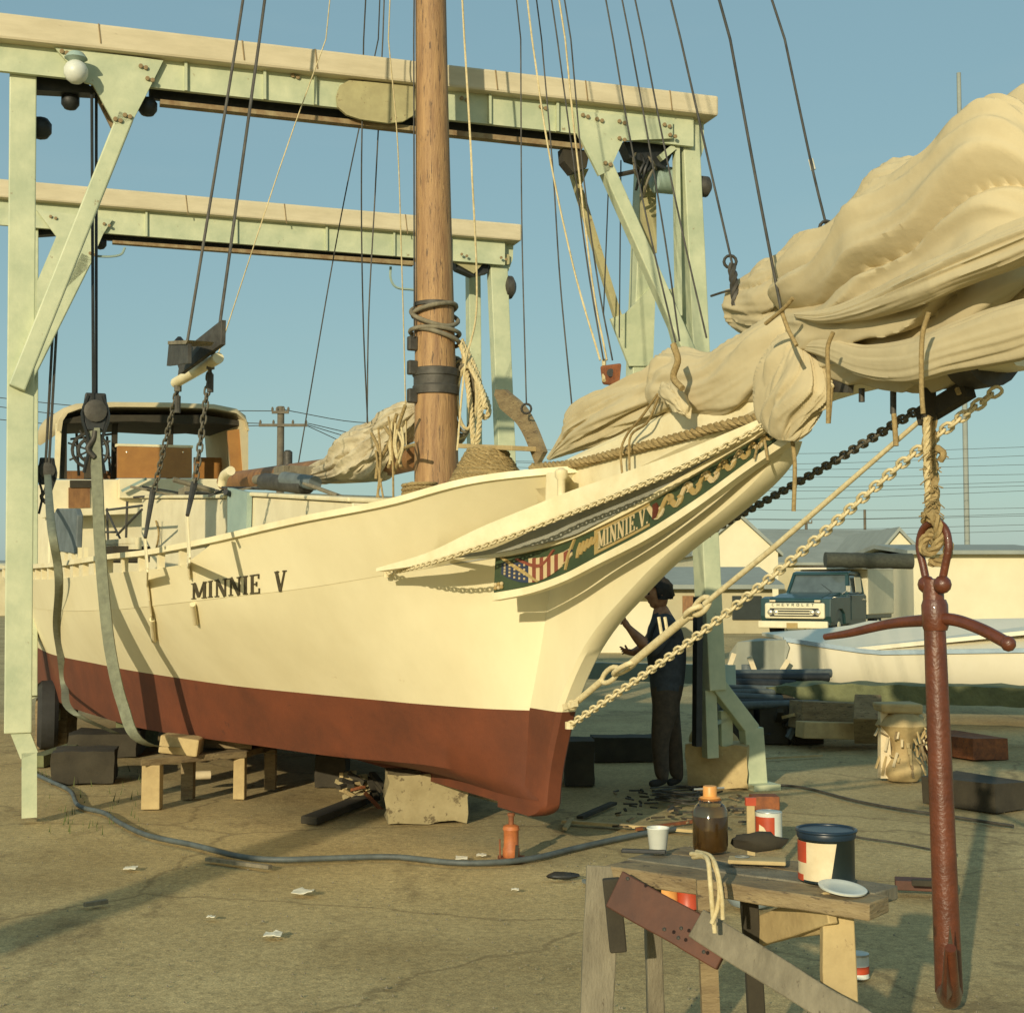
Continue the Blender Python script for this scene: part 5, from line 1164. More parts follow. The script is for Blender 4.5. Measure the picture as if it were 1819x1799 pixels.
# hose across the yard
hp = [(40,1370),(90,1392),(125,1410),(140,1436),(185,1449),(215,1468),(265,1490),(345,1507),(420,1526),(490,1533),(600,1530),(700,1528),(800,1538),(880,1538),(950,1530),(1020,1513),(1090,1497),(1150,1485),(1200,1478)]
pts = [G(a,b)+V((0,0,.022)) for a,b in hp]
o = MB().tube(catmull(pts, 120), .017, 10).obj('hose', 'hose_blue', None, smooth=60); solo(o, 'long dark hose snaking over the yard from far left to the jack', 'hose')
pts = [G(a,b)+V((0,0,.012)) for a,b in [(1362,1395),(1430,1402),(1520,1425),(1600,1440),(1670,1450),(1800,1470)]]
o = MB().tube(catmull(pts, 50), .012, 6).obj('cable', 'iron_dark', None, smooth=60); solo(o, 'thin dark cable on the ground right of the hoist foot', 'cable')
pts = [G(a,b)+V((0,0,.008)) for a,b in [(1440,1470),(1520,1488),(1600,1500),(1700,1520)]]
o = MB().tube(catmull(pts, 30), .007, 6).obj('cable', 'iron_dark', None, smooth=60); solo(o, 'thinner dark line on the ground behind the dark blue paint can', 'cable')
for (a, b, c, d, w, m, lab) in ((1000,1462,1232,1480,.05,'timber_light','long tan stick lying on the ground behind the glass jar'),(1003,1476,1016,1458,.03,'timber_light','short tan stick leaning at the left end of the long stick'),(1030,1455,1090,1430,.05,'timber_dark','dark stick on the ground right of the forefoot'),(1130,1476,1240,1462,.02,'rust','rusty rod crossing the long tan stick'),(368,1530,480,1545,.035,'timber_grey','thin grey slat lying just below the hose'),(1350,1350,1460,1345,.03,'timber_light','pale slat on the ground right of the hoist foot'),(150,1612,190,1606,.03,'timber_grey','small grey stick on the open ground at lower left')):
    p, q = G(a,b)+V((0,0,.015)), G(c,d)+V((0,0,.018)); solo(MB().beam(p,q,w,.02).obj('stick', m, None, jitter=.004), lab, 'stick')
for (a, b, s, lab) in ((538,1588,.055,'crumpled white paper scrap with a curled edge near the middle of the open ground'),(485,1664,.04,'small white paper scrap lowest on the open ground'),(820,1527,.035,'white scrap beside the hose left of the jack'),(232,1545,.035,'small pale scrap below the hose at left'),(855,1522,.03,'tiny tan scrap touching the foot of the jack'),(915,1583,.02,'tiny pale chip below the jack'),(375,1632,.02,'tiny yellowish chip on the lower left ground')):
    p = G(a,b); mb = MB(); R = []
    for i in range(6): R.append([p+V(((i/5-.5)*2*s, (j/5-.5)*2*s*.9, .012+.5*s*abs(noise.noise(V((i*.9,j*.9,a*.1)))))) for j in range(6)])
    solo(mb.slab(R, V((0,0,-.003))).obj('paper_scrap', 'paper_white', None, smooth=60), lab, 'litter')
# coil of wire and bark by the hoist foot
mb = MB(); pts = []
for k in range(120): a = k*.5; r = .16+.05*math.sin(k*.7); pts.append(G(1205,1425)+V((math.cos(a)*r, math.sin(a)*r*.9, .01+.0008*k+.01*math.sin(k))))
solo(mb.tube(pts, .006, 5).obj('wire_coil', 'iron_dark', None, smooth=60), 'tangled coil of dark wire on the ground left of the glass jar', 'wire')
o = thing('bark_litter', 'scatter of dark bark and chips around the hoist foot and jar', 'litter', G(1180,1450)); rn = random.Random(31)
for k in range(70):
    c = G(rn.uniform(1090,1330), rn.uniform(1405,1475))+V((0,0,.012)); d = V((rn.uniform(-1,1),rn.uniform(-1,1),0)).normalized()*rn.uniform(.01,.06); MB().beam(c-d, c+d+V((0,0,.01)), rn.uniform(.01,.03), .012).obj('chip', rn.choice(['timber_dark','timber','timber_dark','iron_dark']), o)
solo(MB().beam(G(1590,1585)+V((0,0,.05)), G(1700,1590)+V((0,0,.05)), .12, .05).obj('short_board', 'timber_red', None, bevel=.004), 'short reddish board on the ground left of the anchor shank', 'board')
solo(MB().beam(G(1620,1598)+V((0,0,.09)), G(1665,1600)+V((0,0,.09)), .04, .03).obj('short_board', 'timber_dark', None, bevel=.004), 'small dark strip lying on the short reddish board', 'board')
for a, b, c, d, m, lab in ((1668,1335,1760,1350,'rust','rusty orange scrap board at the right edge behind the anchor shank'),(1670,1420,1800,1440,'timber_dark','dark board at the right edge below the rusty scrap')):
    solo(MB().beam(G(a,b)+V((0,0,.1)), G(c,d)+V((0,0,.1)), .4, .2).obj('scrap_board', m, None, jitter=.02), lab, 'board')

# ================================================================ right hand yard: planks, pipes, stump, white boat
def U2(px, py, Y): return U(px, py, Y)
sl = MB(); a, b = U(1358,1222,15.6), U(1850,1232,14.6); bm_ = []
R = []
for i in range(30):
    p = a.lerp(b, i/29); w = .5; n = noise.noise(V((i*.4,0,0)))*.03; hh = .03+.09*min(1,i/6)
    R.append([p+V((0,-.25,-hh+n)), p+V((0,-.25,hh*.6+n)), p+V((0,.3,hh*.6-n)), p+V((0,.3,-hh))])
sl.grid(R, close=True).add(R[0], [(0,1,2,3)]).add(R[-1], [(3,2,1,0)])
solo(sl.obj('mossy_slab', 'timber_mossy', None, smooth=30, jitter=.01), 'thick greenish weathered slab lying flat in front of the white boat', 'timber')
for k, (a, b, c, d, Y, w, h, m, lab) in enumerate(((1412,1268,1600,1275,14.6,.3,.28,'timber','squared brown beam directly under the mossy slab'),(1420,1295,1590,1300,14.3,.2,.16,'timber_light','rusty tan beam lowest under the mossy slab'),(1540,1255,1545,1300,14.0,.26,.3,'timber','crosswise tan block end under the mossy slab'))):
    p, q = U(a,b,Y), U(c,d,Y+.3); solo(MB().beam(p,q,w,h).obj('crib_timber', m, None, bevel=.01, jitter=.02), lab, 'timber')
rn = random.Random(17)
for k in range(8):
    y = 1196+k*8; Y = 15.8-k*.14; p, q = U(1272+rn.uniform(-8,14), y+rn.uniform(-2,2), Y), U(1440+rn.uniform(-60,40), y+rn.uniform(-3,5), Y+.2)
    o = MB().tube([p,q], rn.uniform(.03,.055), 10).obj('pipe', rn.choice(['pipe_grey','black_metal','hose_blue']), None, smooth=40); solo(o, ('topmost','second highest','third highest','fourth highest','fourth lowest','third lowest','second lowest','lowest')[k]+' dark grey pipe in the stack between the hoist leg and the mossy slab', 'pipe', 'dark pipes stacked beside the hoist leg')
for k in range(3):
    p = U(1300+k*60,1262,15.4); solo(MB().box(V((p.x,p.y,.2)), (.3,1.0,.4)).obj('pipe_bearer', 'timber_dark', None, bevel=.01), ('left','middle','right')[k]+' dark bearer under the stacked grey pipes', 'timber')
hp_ = thing('junk_heap', 'heap of dark iron scrap and chips under the pipe stack right of the hoist foot', 'scrap', G(1385,1325))
for k in range(60):
    c = G(rn.uniform(1345,1430), rn.uniform(1300,1330))+V((0,rn.uniform(0,.8),rn.uniform(.02,.32))); d = V((rn.uniform(-1,1),rn.uniform(-1,1),rn.uniform(-.6,.6))).normalized()*rn.uniform(.04,.2)
    MB().beam(c-d, c+d, rn.uniform(.02,.07), rn.uniform(.015,.05)).obj('scrap', rn.choice(['black_metal','iron_dark','timber_dark','pipe_grey','timber_dark','timber_light']), hp_, jitter=.01)
sb = G(1610,1388); st_ = thing('piling_stump', 'frayed pale wood piling stump standing right of the open ground', 'stump', sb)
mb = MB(); R = []
for i in range(12):
    z = .56*i/11; r = .13+.05*math.sin(i*.9)+.03*(i > 8); R.append([sb+V((math.cos(a)*r*(1+.22*noise.noise(V((math.cos(a)*2,math.sin(a)*2,z*5)))), .1+math.sin(a)*r, z)) for a in [k*math.pi/10 for k in range(20)]])
mb.grid(R, close=True).add(R[-1], [range(20)]); mb.obj('trunk', 'timber_light', st_, smooth=50)
for k in range(70):
    a = rn.uniform(0,6.28); z = rn.uniform(.12,.52); p = sb+V((math.cos(a)*.16, .1+math.sin(a)*.16, z)); d = V((math.cos(a)*rn.uniform(.01,.08), -.02, rn.uniform(-.2,.12)))
    MB().beam(p, p+d, .02, .012).obj('splinter', rn.choice(['label_cream','timber_light','timber','timber_light']), st_)
MB().box(sb+V((-.03,.12,.6)), (.34,.3,.08)).obj('cap_block', 'timber_light', st_, bevel=.02, jitter=.03)
MB().prism([sb+V((-.2,.05,.02)), sb+V((-.1,.05,.02)), sb+V((-.13,.05,.58)), sb+V((-.19,.05,.58))], (0,.1,0)).obj('side_slab', 'label_cream', st_)
# white boat with shaded transom
wb = thing('white_motorboat', 'white boat hull with a grey transom resting behind the mossy slab', 'motorboat', U(1560,1215,17.5))
Yb = 17.2
sec = []   # stations from stern (left) to the right; each: lower outer, chine, sheer, deck centre
for i in range(16):
    s = i/15; px = 1392+s*520; bow = 0
    yb_, yc, ysh = 1212+8*s, 1190+6*s, 1136+26*min(1,s*3.2)*(1-s*.3)-0*s; Yc = Yb-.5*s
    sec.append([U(px,yb_+6,Yc+.9), U(px,yb_,Yc+.12), U(px,yc,Yc), U(px,ysh,Yc-.05), U(px,ysh-3,Yc+.03)])
MB().slab(sec, V((0,.06,0))).obj('hull_side', 'boat_white', wb, smooth=30)
Rr = [[r[3]+V((0,-.03,-.02)), r[3]+V((0,-.03,.03))] for r in sec]; MB().slab(Rr, V((0,.06,0))).obj('rub_rail', 'blue_enamel', wb)
R2 = [[r[4], r[4]+V((0,.5,.02+.10*min(1,i/6))), r[4]+V((0,1.5,.02+.3*min(1,i/6)))] for i, r in enumerate(sec)]
MB().slab(R2, V((0,0,-.04))).obj('deck_cover', 'boat_white', wb, smooth=40)
rr = [[U(1500+i*26,1152-i*2.6,Yb-.1), U(1500+i*26,1146-i*2.8,Yb+.7)] for i in range(16)]; MB().slab(rr, V((0,0,-.05))).obj('deck_cover', 'boat_white', wb, smooth=40)
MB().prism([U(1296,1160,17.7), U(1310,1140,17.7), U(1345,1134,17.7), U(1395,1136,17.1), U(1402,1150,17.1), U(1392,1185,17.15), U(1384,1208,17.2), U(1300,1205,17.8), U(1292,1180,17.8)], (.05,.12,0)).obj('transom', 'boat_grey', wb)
for a, b in (((1304,1160),(1288,1206)),((1331,1166),(1342,1196)),((1400,1172),(1376,1211))): MB().beam(U(*a,17.0), U(*b,17.0), .06, .04, up=(0,1,0)).obj('transom_brace', 'label_cream', wb, bevel=.005)
MB().tube([U(1326,1180,17.3), U(1326,1200,17.3)], .06, 10).obj('outdrive', 'pipe_grey', wb, smooth=40)
MB().box(U(1335,1225,17.6)-V((0,0,.0)), (.9,.6,.3)).obj('cradle', 'timber_dark', wb)
# low bank the truck stands on
o = MB().hexa([V((4.5,31,-.02)),V((40,31,-.02)),V((60,43.5,-.02)),V((4,43.5,-.02)),V((6,33.5,.25)),V((40,33.5,.25)),V((58,43.4,.25)),V((6,43.4,.25))]).obj('bank', 'yard_ground'); o['kind'] = 'structure'

# ================================================================ green pickup truck
tk0 = U(1412,1118,38); tk0.z = .25; ta = math.radians(32); tb_ = V((math.sin(ta), math.cos(ta), 0)); trr = V((math.cos(ta), -math.sin(ta), 0))
truck = thing('pickup_truck', 'dark green old pickup truck with white grille and camper shell', 'truck', tk0+tb_*2.4)
def T(x, y, z): return tk0+trr*x+tb_*y+V((0,0,z))    # x across, y back from the nose, z up
def tprof(name, prof, x0, x1, m, bevel=.02, inset=0):
    return MB().prism([T(x0,a,b) for a,b in prof], trr*(x1-x0)).obj(name, m, truck, bevel=bevel)
tprof('body', [(.12,.35),(.12,.98),(.18,1.06),(1.5,1.16),(1.5,.35)], -.92, .92, 'truck_green', .05)
tprof('hood', [(.05,.99),(.1,1.1),(.7,1.2),(1.62,1.25),(1.62,1.0)], -.72, .72, 'truck_green', .04)
for s in (-1, 1): tprof('fender', [(.02,.62),(.05,1.08),(.3,1.13),(1.6,1.14),(1.6,.4),(1.22,.4),(1.15,.68),(.95,.8),(.65,.8),(.45,.68),(.38,.45),(.1,.45)], s*.97-(.26 if s > 0 else 0), s*.97+(0 if s > 0 else .26), 'truck_green', .02)
tprof('cab', [(1.5,.35),(1.5,1.2),(3.0,1.2),(3.0,.35)], -.94, .94, 'truck_green', .03)
for x, y, x2, y2 in ((.78,1.7,.70,2.0),(-.78,1.7,-.70,2.0),(.78,2.98,.72,2.9),(-.78,2.98,-.72,2.9)):
    MB().beam(T(x*1.08,y,1.18), T(x2*1.06,y2,1.76), .09, .08).obj('pillar', 'truck_green', truck)
tprof('roof', [(1.9,1.72),(1.95,1.79),(2.2,1.83),(2.8,1.83),(2.98,1.76),(2.98,1.70)], -.80, .80, 'truck_green', .03)
MB().prism([T(-.8,1.72,1.22), T(.8,1.72,1.22), T(.73,1.98,1.72), T(-.73,1.98,1.72)], tb_*.02).obj('windshield', 'glass_dark', truck)
MB().prism([T(.86,1.85,1.22), T(.86,2.9,1.22), T(.79,2.86,1.7), T(.79,2.08,1.7)], -trr*.02).obj('side_window', 'glass_dark', truck)
MB().prism([T(.9,2.25,1.25), T(.9,2.75,1.25), T(.86,2.75,1.66), T(.86,2.25,1.66)], trr*.01).obj('window_curtain', 'truck_white', truck)
MB().prism([T(-.75,2.93,1.24), T(.75,2.93,1.24), T(.7,2.93,1.68), T(-.7,2.93,1.68)], tb_*.02).obj('rear_window', 'glass_dark', truck)
MB().prism([T(.942,1.75,.5), T(.942,2.95,.5), T(.942,2.95,1.17), T(.942,1.75,1.17)], trr*.012).obj('door', 'truck_green', truck, bevel=.008)
MB().beam(T(.97,2.7,1.05), T(.97,2.85,1.05), .03, .03).obj('door_handle', 'chrome', truck)
gr = MB().box(T(0,.0,.76), (1.66,.10,.42), (trr,tb_,V((0,0,1)))).obj('grille', 'truck_white', truck, bevel=.05)
MB().box(T(0,-.045,.72), (1.36,.06,.22), (trr,tb_,V((0,0,1)))).obj('grille_opening', 'black_metal', gr, bevel=.02)
for z in (.655, .72, .785): MB().box(T(0,-.085,z), (1.05,.03,.025), (trr,tb_,V((0,0,1)))).obj('grille_bar', 'truck_white', gr)
for s in (-1, 1):
    for k in (.5,.66): 
        MB().lathe(T(s*k,-.11,.72), [(.03,0),(.075,.03),(.08,.06)], 14, axis=tb_).obj('headlight', 'chrome', truck, smooth=40)
    MB().box(T(s*.62,.02,1.02), (.16,.06,.05), (trr,tb_,V((0,0,1)))).obj('parking_light', 'label_cream', truck, bevel=.01)
xx = -.62
for c in 'CHEVROLET':
    x_ = xx; fn = lambda gx, gy, off, x_=x_: T(x_+gx*.1, -.056-off, .885+gy*.07)
    mbb = MB()
    for (_, x0,y0,x1,y1,w) in GL[c][1]:
        d = V((x1-x0,y1-y0,0)); L = d.length; d /= L; n = V((-d.y,d.x,0))*w/2
        mbb.slab([[fn(x0+n.x,y0+n.y,0), fn(x0-n.x,y0-n.y,0)],[fn(x1+n.x,y1+n.y,0), fn(x1-n.x,y1-n.y,0)]], -tb_*.004)
    mbb.obj('letter', 'truck_green', gr); xx += .138
MB().box(T(0,-.14,.40), (1.92,.10,.19), (trr,tb_,V((0,0,1)))).obj('bumper', 'truck_white', truck, bevel=.03)
MB().box(T(0,-.2,.38), (.3,.02,.14), (trr,tb_,V((0,0,1)))).obj('licence_plate', 'art_gold', truck)
def twheel(x, y):
    c = T(x,y,.37); ax = trr if x > 0 else -trr; t_ = MB().lathe(c-ax*.1, [(.2,0),(.34,0),(.37,.03),(.37,.15),(.34,.19),(.22,.2)], 26, axis=ax).obj('wheel', 'rubber', truck, smooth=40)
    MB().lathe(c+ax*.03, [(.22,0),(.21,.06),(.12,.045),(.1,.085),(.02,.1)], 20, axis=ax).obj('hub', 'truck_white', t_, smooth=40)
for x in (.82,-.82):
    for y in (.8, 4.1): twheel(x, y)
tprof('bed', [(3.05,.5),(3.05,1.1),(5.3,1.1),(5.3,.5)], -.95, .95, 'truck_green', .03)
tprof('camper_shell', [(3.04,.62),(3.04,1.86),(3.1,1.9),(5.4,1.9),(5.4,.62)], -.99, .99, 'truck_white', .03)
tprof('camper_shell', [(2.5,1.88),(2.5,1.93),(5.4,1.93),(5.4,1.88)], -.97, 1.0, 'boat_white', .01)
for y in (2.6, 3.9): MB().beam(T(-.9,y,1.93), T(.9,y,1.99), .04, .06).obj('roof_rack', 'iron_dark', truck)
MB().tube([T(.98,.9,1.2),T(1.1,.95,1.3)], .01, 6).obj('mirror_arm', 'chrome', truck); MB().box(T(1.12,1.0,1.34), (.12,.03,.16), (trr,tb_,V((0,0,1)))).obj('mirror', 'chrome', truck)
MB().beam(T(.4,1.72,1.26), T(.05,1.86,1.48), .01, .01).obj('wiper', 'black_metal', truck)
tp = MB(); a, b = U(1466,994,39.3), U(1620,997,39.2); R = []
for i in range(30):
    c = a.lerp(b,i/29); R.append([c+V((0,math.cos(t)*.26,math.sin(t)*.21*(1+.12*noise.noise(V((i*.3,math.cos(t),math.sin(t))))))) for t in [k*math.pi/8 for k in range(16)]])
tp.grid(R, close=True).add(R[0], [range(16)]).add(R[-1], [range(16)])
solo(tp.obj('rolled_tarp', 'tarp_dark', None, smooth=60), 'dark rolled tarpaulin lying on the roof rack of the green truck', 'tarpaulin')

# ================================================================ person under the bow
py_ = 11.68; pbx = (1176-909.5)/FPX*py_
per = thing('person', 'person in dark shirt and trousers facing left with a hand raised to the hull', 'person', V((pbx,py_,0)))
def Q(px, py, dy=0): return U(px, py, py_+dy)
J = {}; E = []; Rd = {}
def jn(n, p, r, par=None):
    J[n] = p; Rd[n] = r
    if par: E.append((par, n))
jn('pel', Q(1182,1228), .165); jn('bel', Q(1186,1192), .16, 'pel'); jn('che', Q(1183,1145), .19, 'bel'); jn('ush', Q(1181,1108), .16, 'che'); jn('nek', Q(1175,1090), .075, 'ush'); jn('hd0', Q(1172,1072), .062, 'nek')
jn('shn', Q(1184,1112,-.17), .085, 'ush'); jn('eln', Q(1160,1160,-.24), .062, 'shn'); jn('frn', Q(1135,1135,-.2), .05, 'eln'); jn('wrn', Q(1117,1115,-.16), .027, 'frn'); jn('pan', Q(1109,1105,-.15), .03, 'wrn')
jn('shf', Q(1176,1112,.17), .085, 'ush'); jn('elf', Q(1148,1150,.22), .062, 'shf'); jn('wrf', Q(1122,1160,.12), .028, 'elf'); jn('paf', Q(1112,1158,.1), .03, 'wrf')
jn('hpn', Q(1184,1245,-.09), .12, 'pel'); jn('knn', Q(1172,1315,-.11), .078, 'hpn'); jn('ann', Q(1176,1378,-.12), .062, 'knn'); jn('hen', Q(1178,1388,-.12), .042, 'ann'); jn('ton', Q(1152,1393,-.14), .03, 'hen')
jn('hpf', Q(1182,1245,.09), .12, 'pel'); jn('knf', Q(1196,1315,.12), .078, 'hpf'); jn('anf', Q(1202,1376,.14), .062, 'knf'); jn('hef', Q(1205,1385,.14), .042, 'anf'); jn('tof', Q(1184,1391,.13), .03, 'hef')
for h, (bx, by, dy) in (('n',(1109,1105,-.15)),('f',(1112,1158,.1))):
    for i in range(4):
        jn('f%s%da' % (h,i), Q(bx-4+i*.8, by-5+i*2.2, dy-.03+.02*i), .010, 'pa'+h); jn('f%s%db' % (h,i), Q(bx-9+i*1.5, by-9+i*3.5, dy-.03+.02*i), .008, 'f%s%da' % (h,i)); jn('f%s%dc' % (h,i), Q(bx-12+i*1.8, by-9+i*4.4, dy-.03+.02*i), .007, 'f%s%db' % (h,i))
    jn('t%sa' % h, Q(bx+1, by-7, dy-.03), .010, 'pa'+h); jn('t%sb' % h, Q(bx-2, by-13, dy-.03), .008, 't%sa' % h)
names = list(J); me = bpy.data.meshes.new('skel'); me.from_pydata([tuple(J[n]) for n in names], [(names.index(a), names.index(b)) for a, b in E], [])
so = bpy.data.objects.new('skel', me); COL.objects.link(so); so.modifiers.new('s', 'SKIN')
for i, n in enumerate(names): me.skin_vertices[0].data[i].radius = (Rd[n], Rd[n]); me.skin_vertices[0].data[i].use_root = (n == 'pel')
ss = so.modifiers.new('d', 'SUBSURF'); ss.levels = 2; ss.render_levels = 2
dg = bpy.context.evaluated_depsgraph_get(); ev = so.evaluated_get(dg).to_mesh(); body = MB(); body.v = [v.co.copy() for v in ev.vertices]; body.f = [list(p.vertices) for p in ev.polygons]; body.mi = [0]*len(body.f)
so.evaluated_get(dg).to_mesh_clear(); bpy.data.objects.remove(so)
# head with a profile facing left
hc = Q(1171,1056); hd = MB(); R = []
for i in range(25):
    th = math.pi*i/24; row = []
    for k in range(32):
        a = 2*math.pi*k/32; d = V((math.sin(th)*math.cos(a), math.sin(th)*math.sin(a), math.cos(th)))
        r = V((.098, .076, .122)); p = V((d.x*r.x, d.y*r.y, d.z*r.z)); f = max(0, -d.x); c_ = max(0, 1-abs(d.y)*2.2)
        if d.z < -.2: p.x *= 1-.25*max(0, d.x); p.z *= 1.02
        p.x -= f*c_*(.030*math.exp(-((d.z+.14)/.13)**2)+.010*math.exp(-((d.z+.48)/.07)**2)+.018*math.exp(-((d.z+.80)/.12)**2)+.008*math.exp(-((d.z-.22)/.1)**2)-.008*math.exp(-((d.z-.02)/.07)**2))
        row.append(hc+p)
    R.append(row)
nb = len(body.f); 
for i, f in enumerate(body.f):
    c = sum((body.v[j] for j in f), V((0,0,0)))/len(f); pxx, pyy = project(c)
    if pyy > 1384: body.mi[i] = 3
    elif pyy > 1222 and pxx > 1140: body.mi[i] = 2
    elif pyy > 1090 and pxx > 1150: body.mi[i] = 1
    else: body.mi[i] = 0
body.grid(R, close=True)
body.obj('body', ['skin','shirt_dark','trousers_dark','rubber'], per, smooth=70)
for s in (-1, 1):
    MB().ball(hc+V((.005, s*.076, -.005)), .028, (.6,.35,1.1), 8).obj('ear', 'skin', per, smooth=60)
    MB().ball(hc+V((-.085, s*.032, .008)), .012, n=8).obj('eye', 'hair', per, smooth=60)
hr = MB(); R = []
for i in range(17):
    th = math.pi*.62*i/16; row = []
    for k in range(36):
        a = 2*math.pi*k/36; d = V((math.sin(th)*math.cos(a), math.sin(th)*math.sin(a), math.cos(th))); cut = -.05 if d.x < -.3 else 0
        n = noise.noise(d*4)*.016+noise.noise(d*11)*.012; zz = d.z if d.x > -.25 else max(d.z, .38)
        row.append(hc+V((d.x*(.118+n), d.y*(.094+n), .012+zz*(.132+n))))
    R.append(row)
hr.grid(R, close=True).add(R[-1], [range(36)]); hr.obj('hair', 'hair', per, smooth=80)
cf = MB().tube(catmull([Q(1198,1215,-.1), Q(1184,1222,-.15), Q(1166,1220,-.1)], 8), .014, 6).obj('belt', 'black_metal', per)

# ================================================================ saw horse and painting gear in the foreground
SH = .78
def S(px, py, z=SH): return G(px, py, z)
saw = thing('sawhorse', 'weathered wooden sawhorse with a red brown board nailed across it in the foreground', 'sawhorse', G(1270,1790))
def board(name, p, q, w, h, m, par=saw, up=None, bev=.004, jit=.004):
    mb = MB(); n = 8; d = (q-p).normalized(); upv = V(up) if up else V((0,0,1)); 
    if abs(d.dot(upv)) > .95: upv = V((0,1,0))
    x = d.cross(upv).normalized(); y = x.cross(d).normalized(); R = []
    for i in range(n+1):
        c = p.lerp(q, i/n); k = (1+.05*noise.noise(c*5)); R.append([c+x*sx_*w/2*k+y*sy_*h/2*k for sx_, sy_ in ((-1,-1),(1,-1),(1,1),(-1,1))])
    mb.grid(R, close=True).add(R[0], [(0,1,2,3)]).add(R[-1], [(3,2,1,0)]); return mb.obj(name, m, par, bevel=bev, jitter=jit, smooth=30)
a0, a1 = S(1075,1532), S(1545,1600); dt = (a1-a0).normalized(); nt_ = V((-dt.y, dt.x, 0))
board('top_plank', a0+nt_*.06-V((0,0,.03)), a1+nt_*.06-V((0,0,.03)), .13, .045, 'timber')
board('top_plank', a0-dt*.02+nt_*.21-V((0,0,.028)), a0+dt*.80+nt_*.21-V((0,0,.028)), .14, .04, 'timber_grey')
board('top_plank', a0+dt*.01+nt_*.36-V((0,0,.029)), a0+dt*.60+nt_*.36-V((0,0,.029)), .145, .04, 'timber')
fL, fR = V((a0.x-.02,a0.y-.03,0)), V((a1.x-.08,a1.y-.02,0))
board('leg', S(1070,1535,.77)+V((0,-.02,0)), S(1070,1535,.77)+V((-.045,-.16,-.77)), .05, .10, 'timber_grey', up=(1,0,0))
board('leg', S(1485,1595,.75), S(1485,1595,.75)+V((-.01,-.12,-.75)), .045, .09, 'timber_light', up=(1,0,0))
board('leg', a0+dt*.36+nt_*.22-V((0,0,.04)), a0+dt*.34+nt_*.33-V((0,0,.78)), .05, .05, 'timber_dark', up=(1,0,0))
board('leg', a0+nt_*.25-V((0,0,.04)), a0-dt*.05+nt_*.36-V((0,0,.78)), .09, .05, 'timber_grey', up=(1,0,0))
def P3(px, py, Y): return U(px, py, Y)
board('cross_board', P3(1092,1578,4.22), P3(1290,1690,4.03), .025, .11, 'timber_red', up=(.5,.1,.87))
board('cross_board', P3(1238,1640,4.08), P3(1560,1840,3.80), .03, .085, 'timber_grey', up=(.5,.1,.87))
board('end_brace', P3(1345,1655,4.35), P3(1475,1612,3.95), .03, .085, 'timber_light')
board('end_brace', P3(1360,1655,4.45), P3(1475,1640,4.0), .03, .05, 'timber_light')
board('stay_board', P3(1085,1560,4.24), P3(1098,1690,4.24), .03, .05, 'timber_dark', up=(1,0,0))
MB().beam(P3(1252,1560,4.15), P3(1262,1800,4.15), .04, .05, up=(1,0,0)).obj('post', 'timber', saw)
for px, py in ((1180,1650),(1205,1665),(1250,1690),(1400,1735),(1210,1648),(1115,1560)): MB().ball(P3(px,py,3.99), .006, n=6).obj('nail', 'iron_dark', saw)
# glass jar
jp = S(1262,1512); jr = thing('glass_jar', 'glass jar of brown solvent with an orange lid standing on the sawhorse', 'jar', jp)
MB().lathe(jp+V((0,0,.002)), [(.045,0),(.053,.006),(.055,.02),(.055,.125),(.045,.142),(.036,.150),(.036,.165)], 28).obj('glass', 'jar_glass', jr, smooth=50)
MB().lathe(jp+V((0,0,.006)), [(.044,0),(.050,.006),(.050,.105)], 24).obj('solvent', 'turps', jr, smooth=50)
MB().lathe(jp+V((0,0,.158)), [(.030,0),(.033,.003),(.033,.01),(.022,.014),(.022,.042),(.020,.045)], 20).obj('lid', 'orange_plastic', jr, smooth=40)
MB().tube([jp+V((-.05,0,.192)), jp+V((.045,0,.197))], .0035, 6).obj('stirring_rod', 'tin', jr)
# cup
cp = S(1169,1515); o = thing('white_cup', 'small white plastic cup standing left of the glass jar', 'cup', cp)
MB().lathe(cp, [(.022,0),(.026,.003),(.034,.075),(.036,.077),(.033,.079),(.031,.07),(.022,.006)], 24).obj('cup_wall', 'white_plastic', o, smooth=50)
MB().tube([cp+V((.034*math.cos(a),.034*math.sin(a),.078)) for a in [k*math.pi/12 for k in range(24)]], .002, 6, closed=True).obj('rim', 'white_plastic', o, smooth=60)
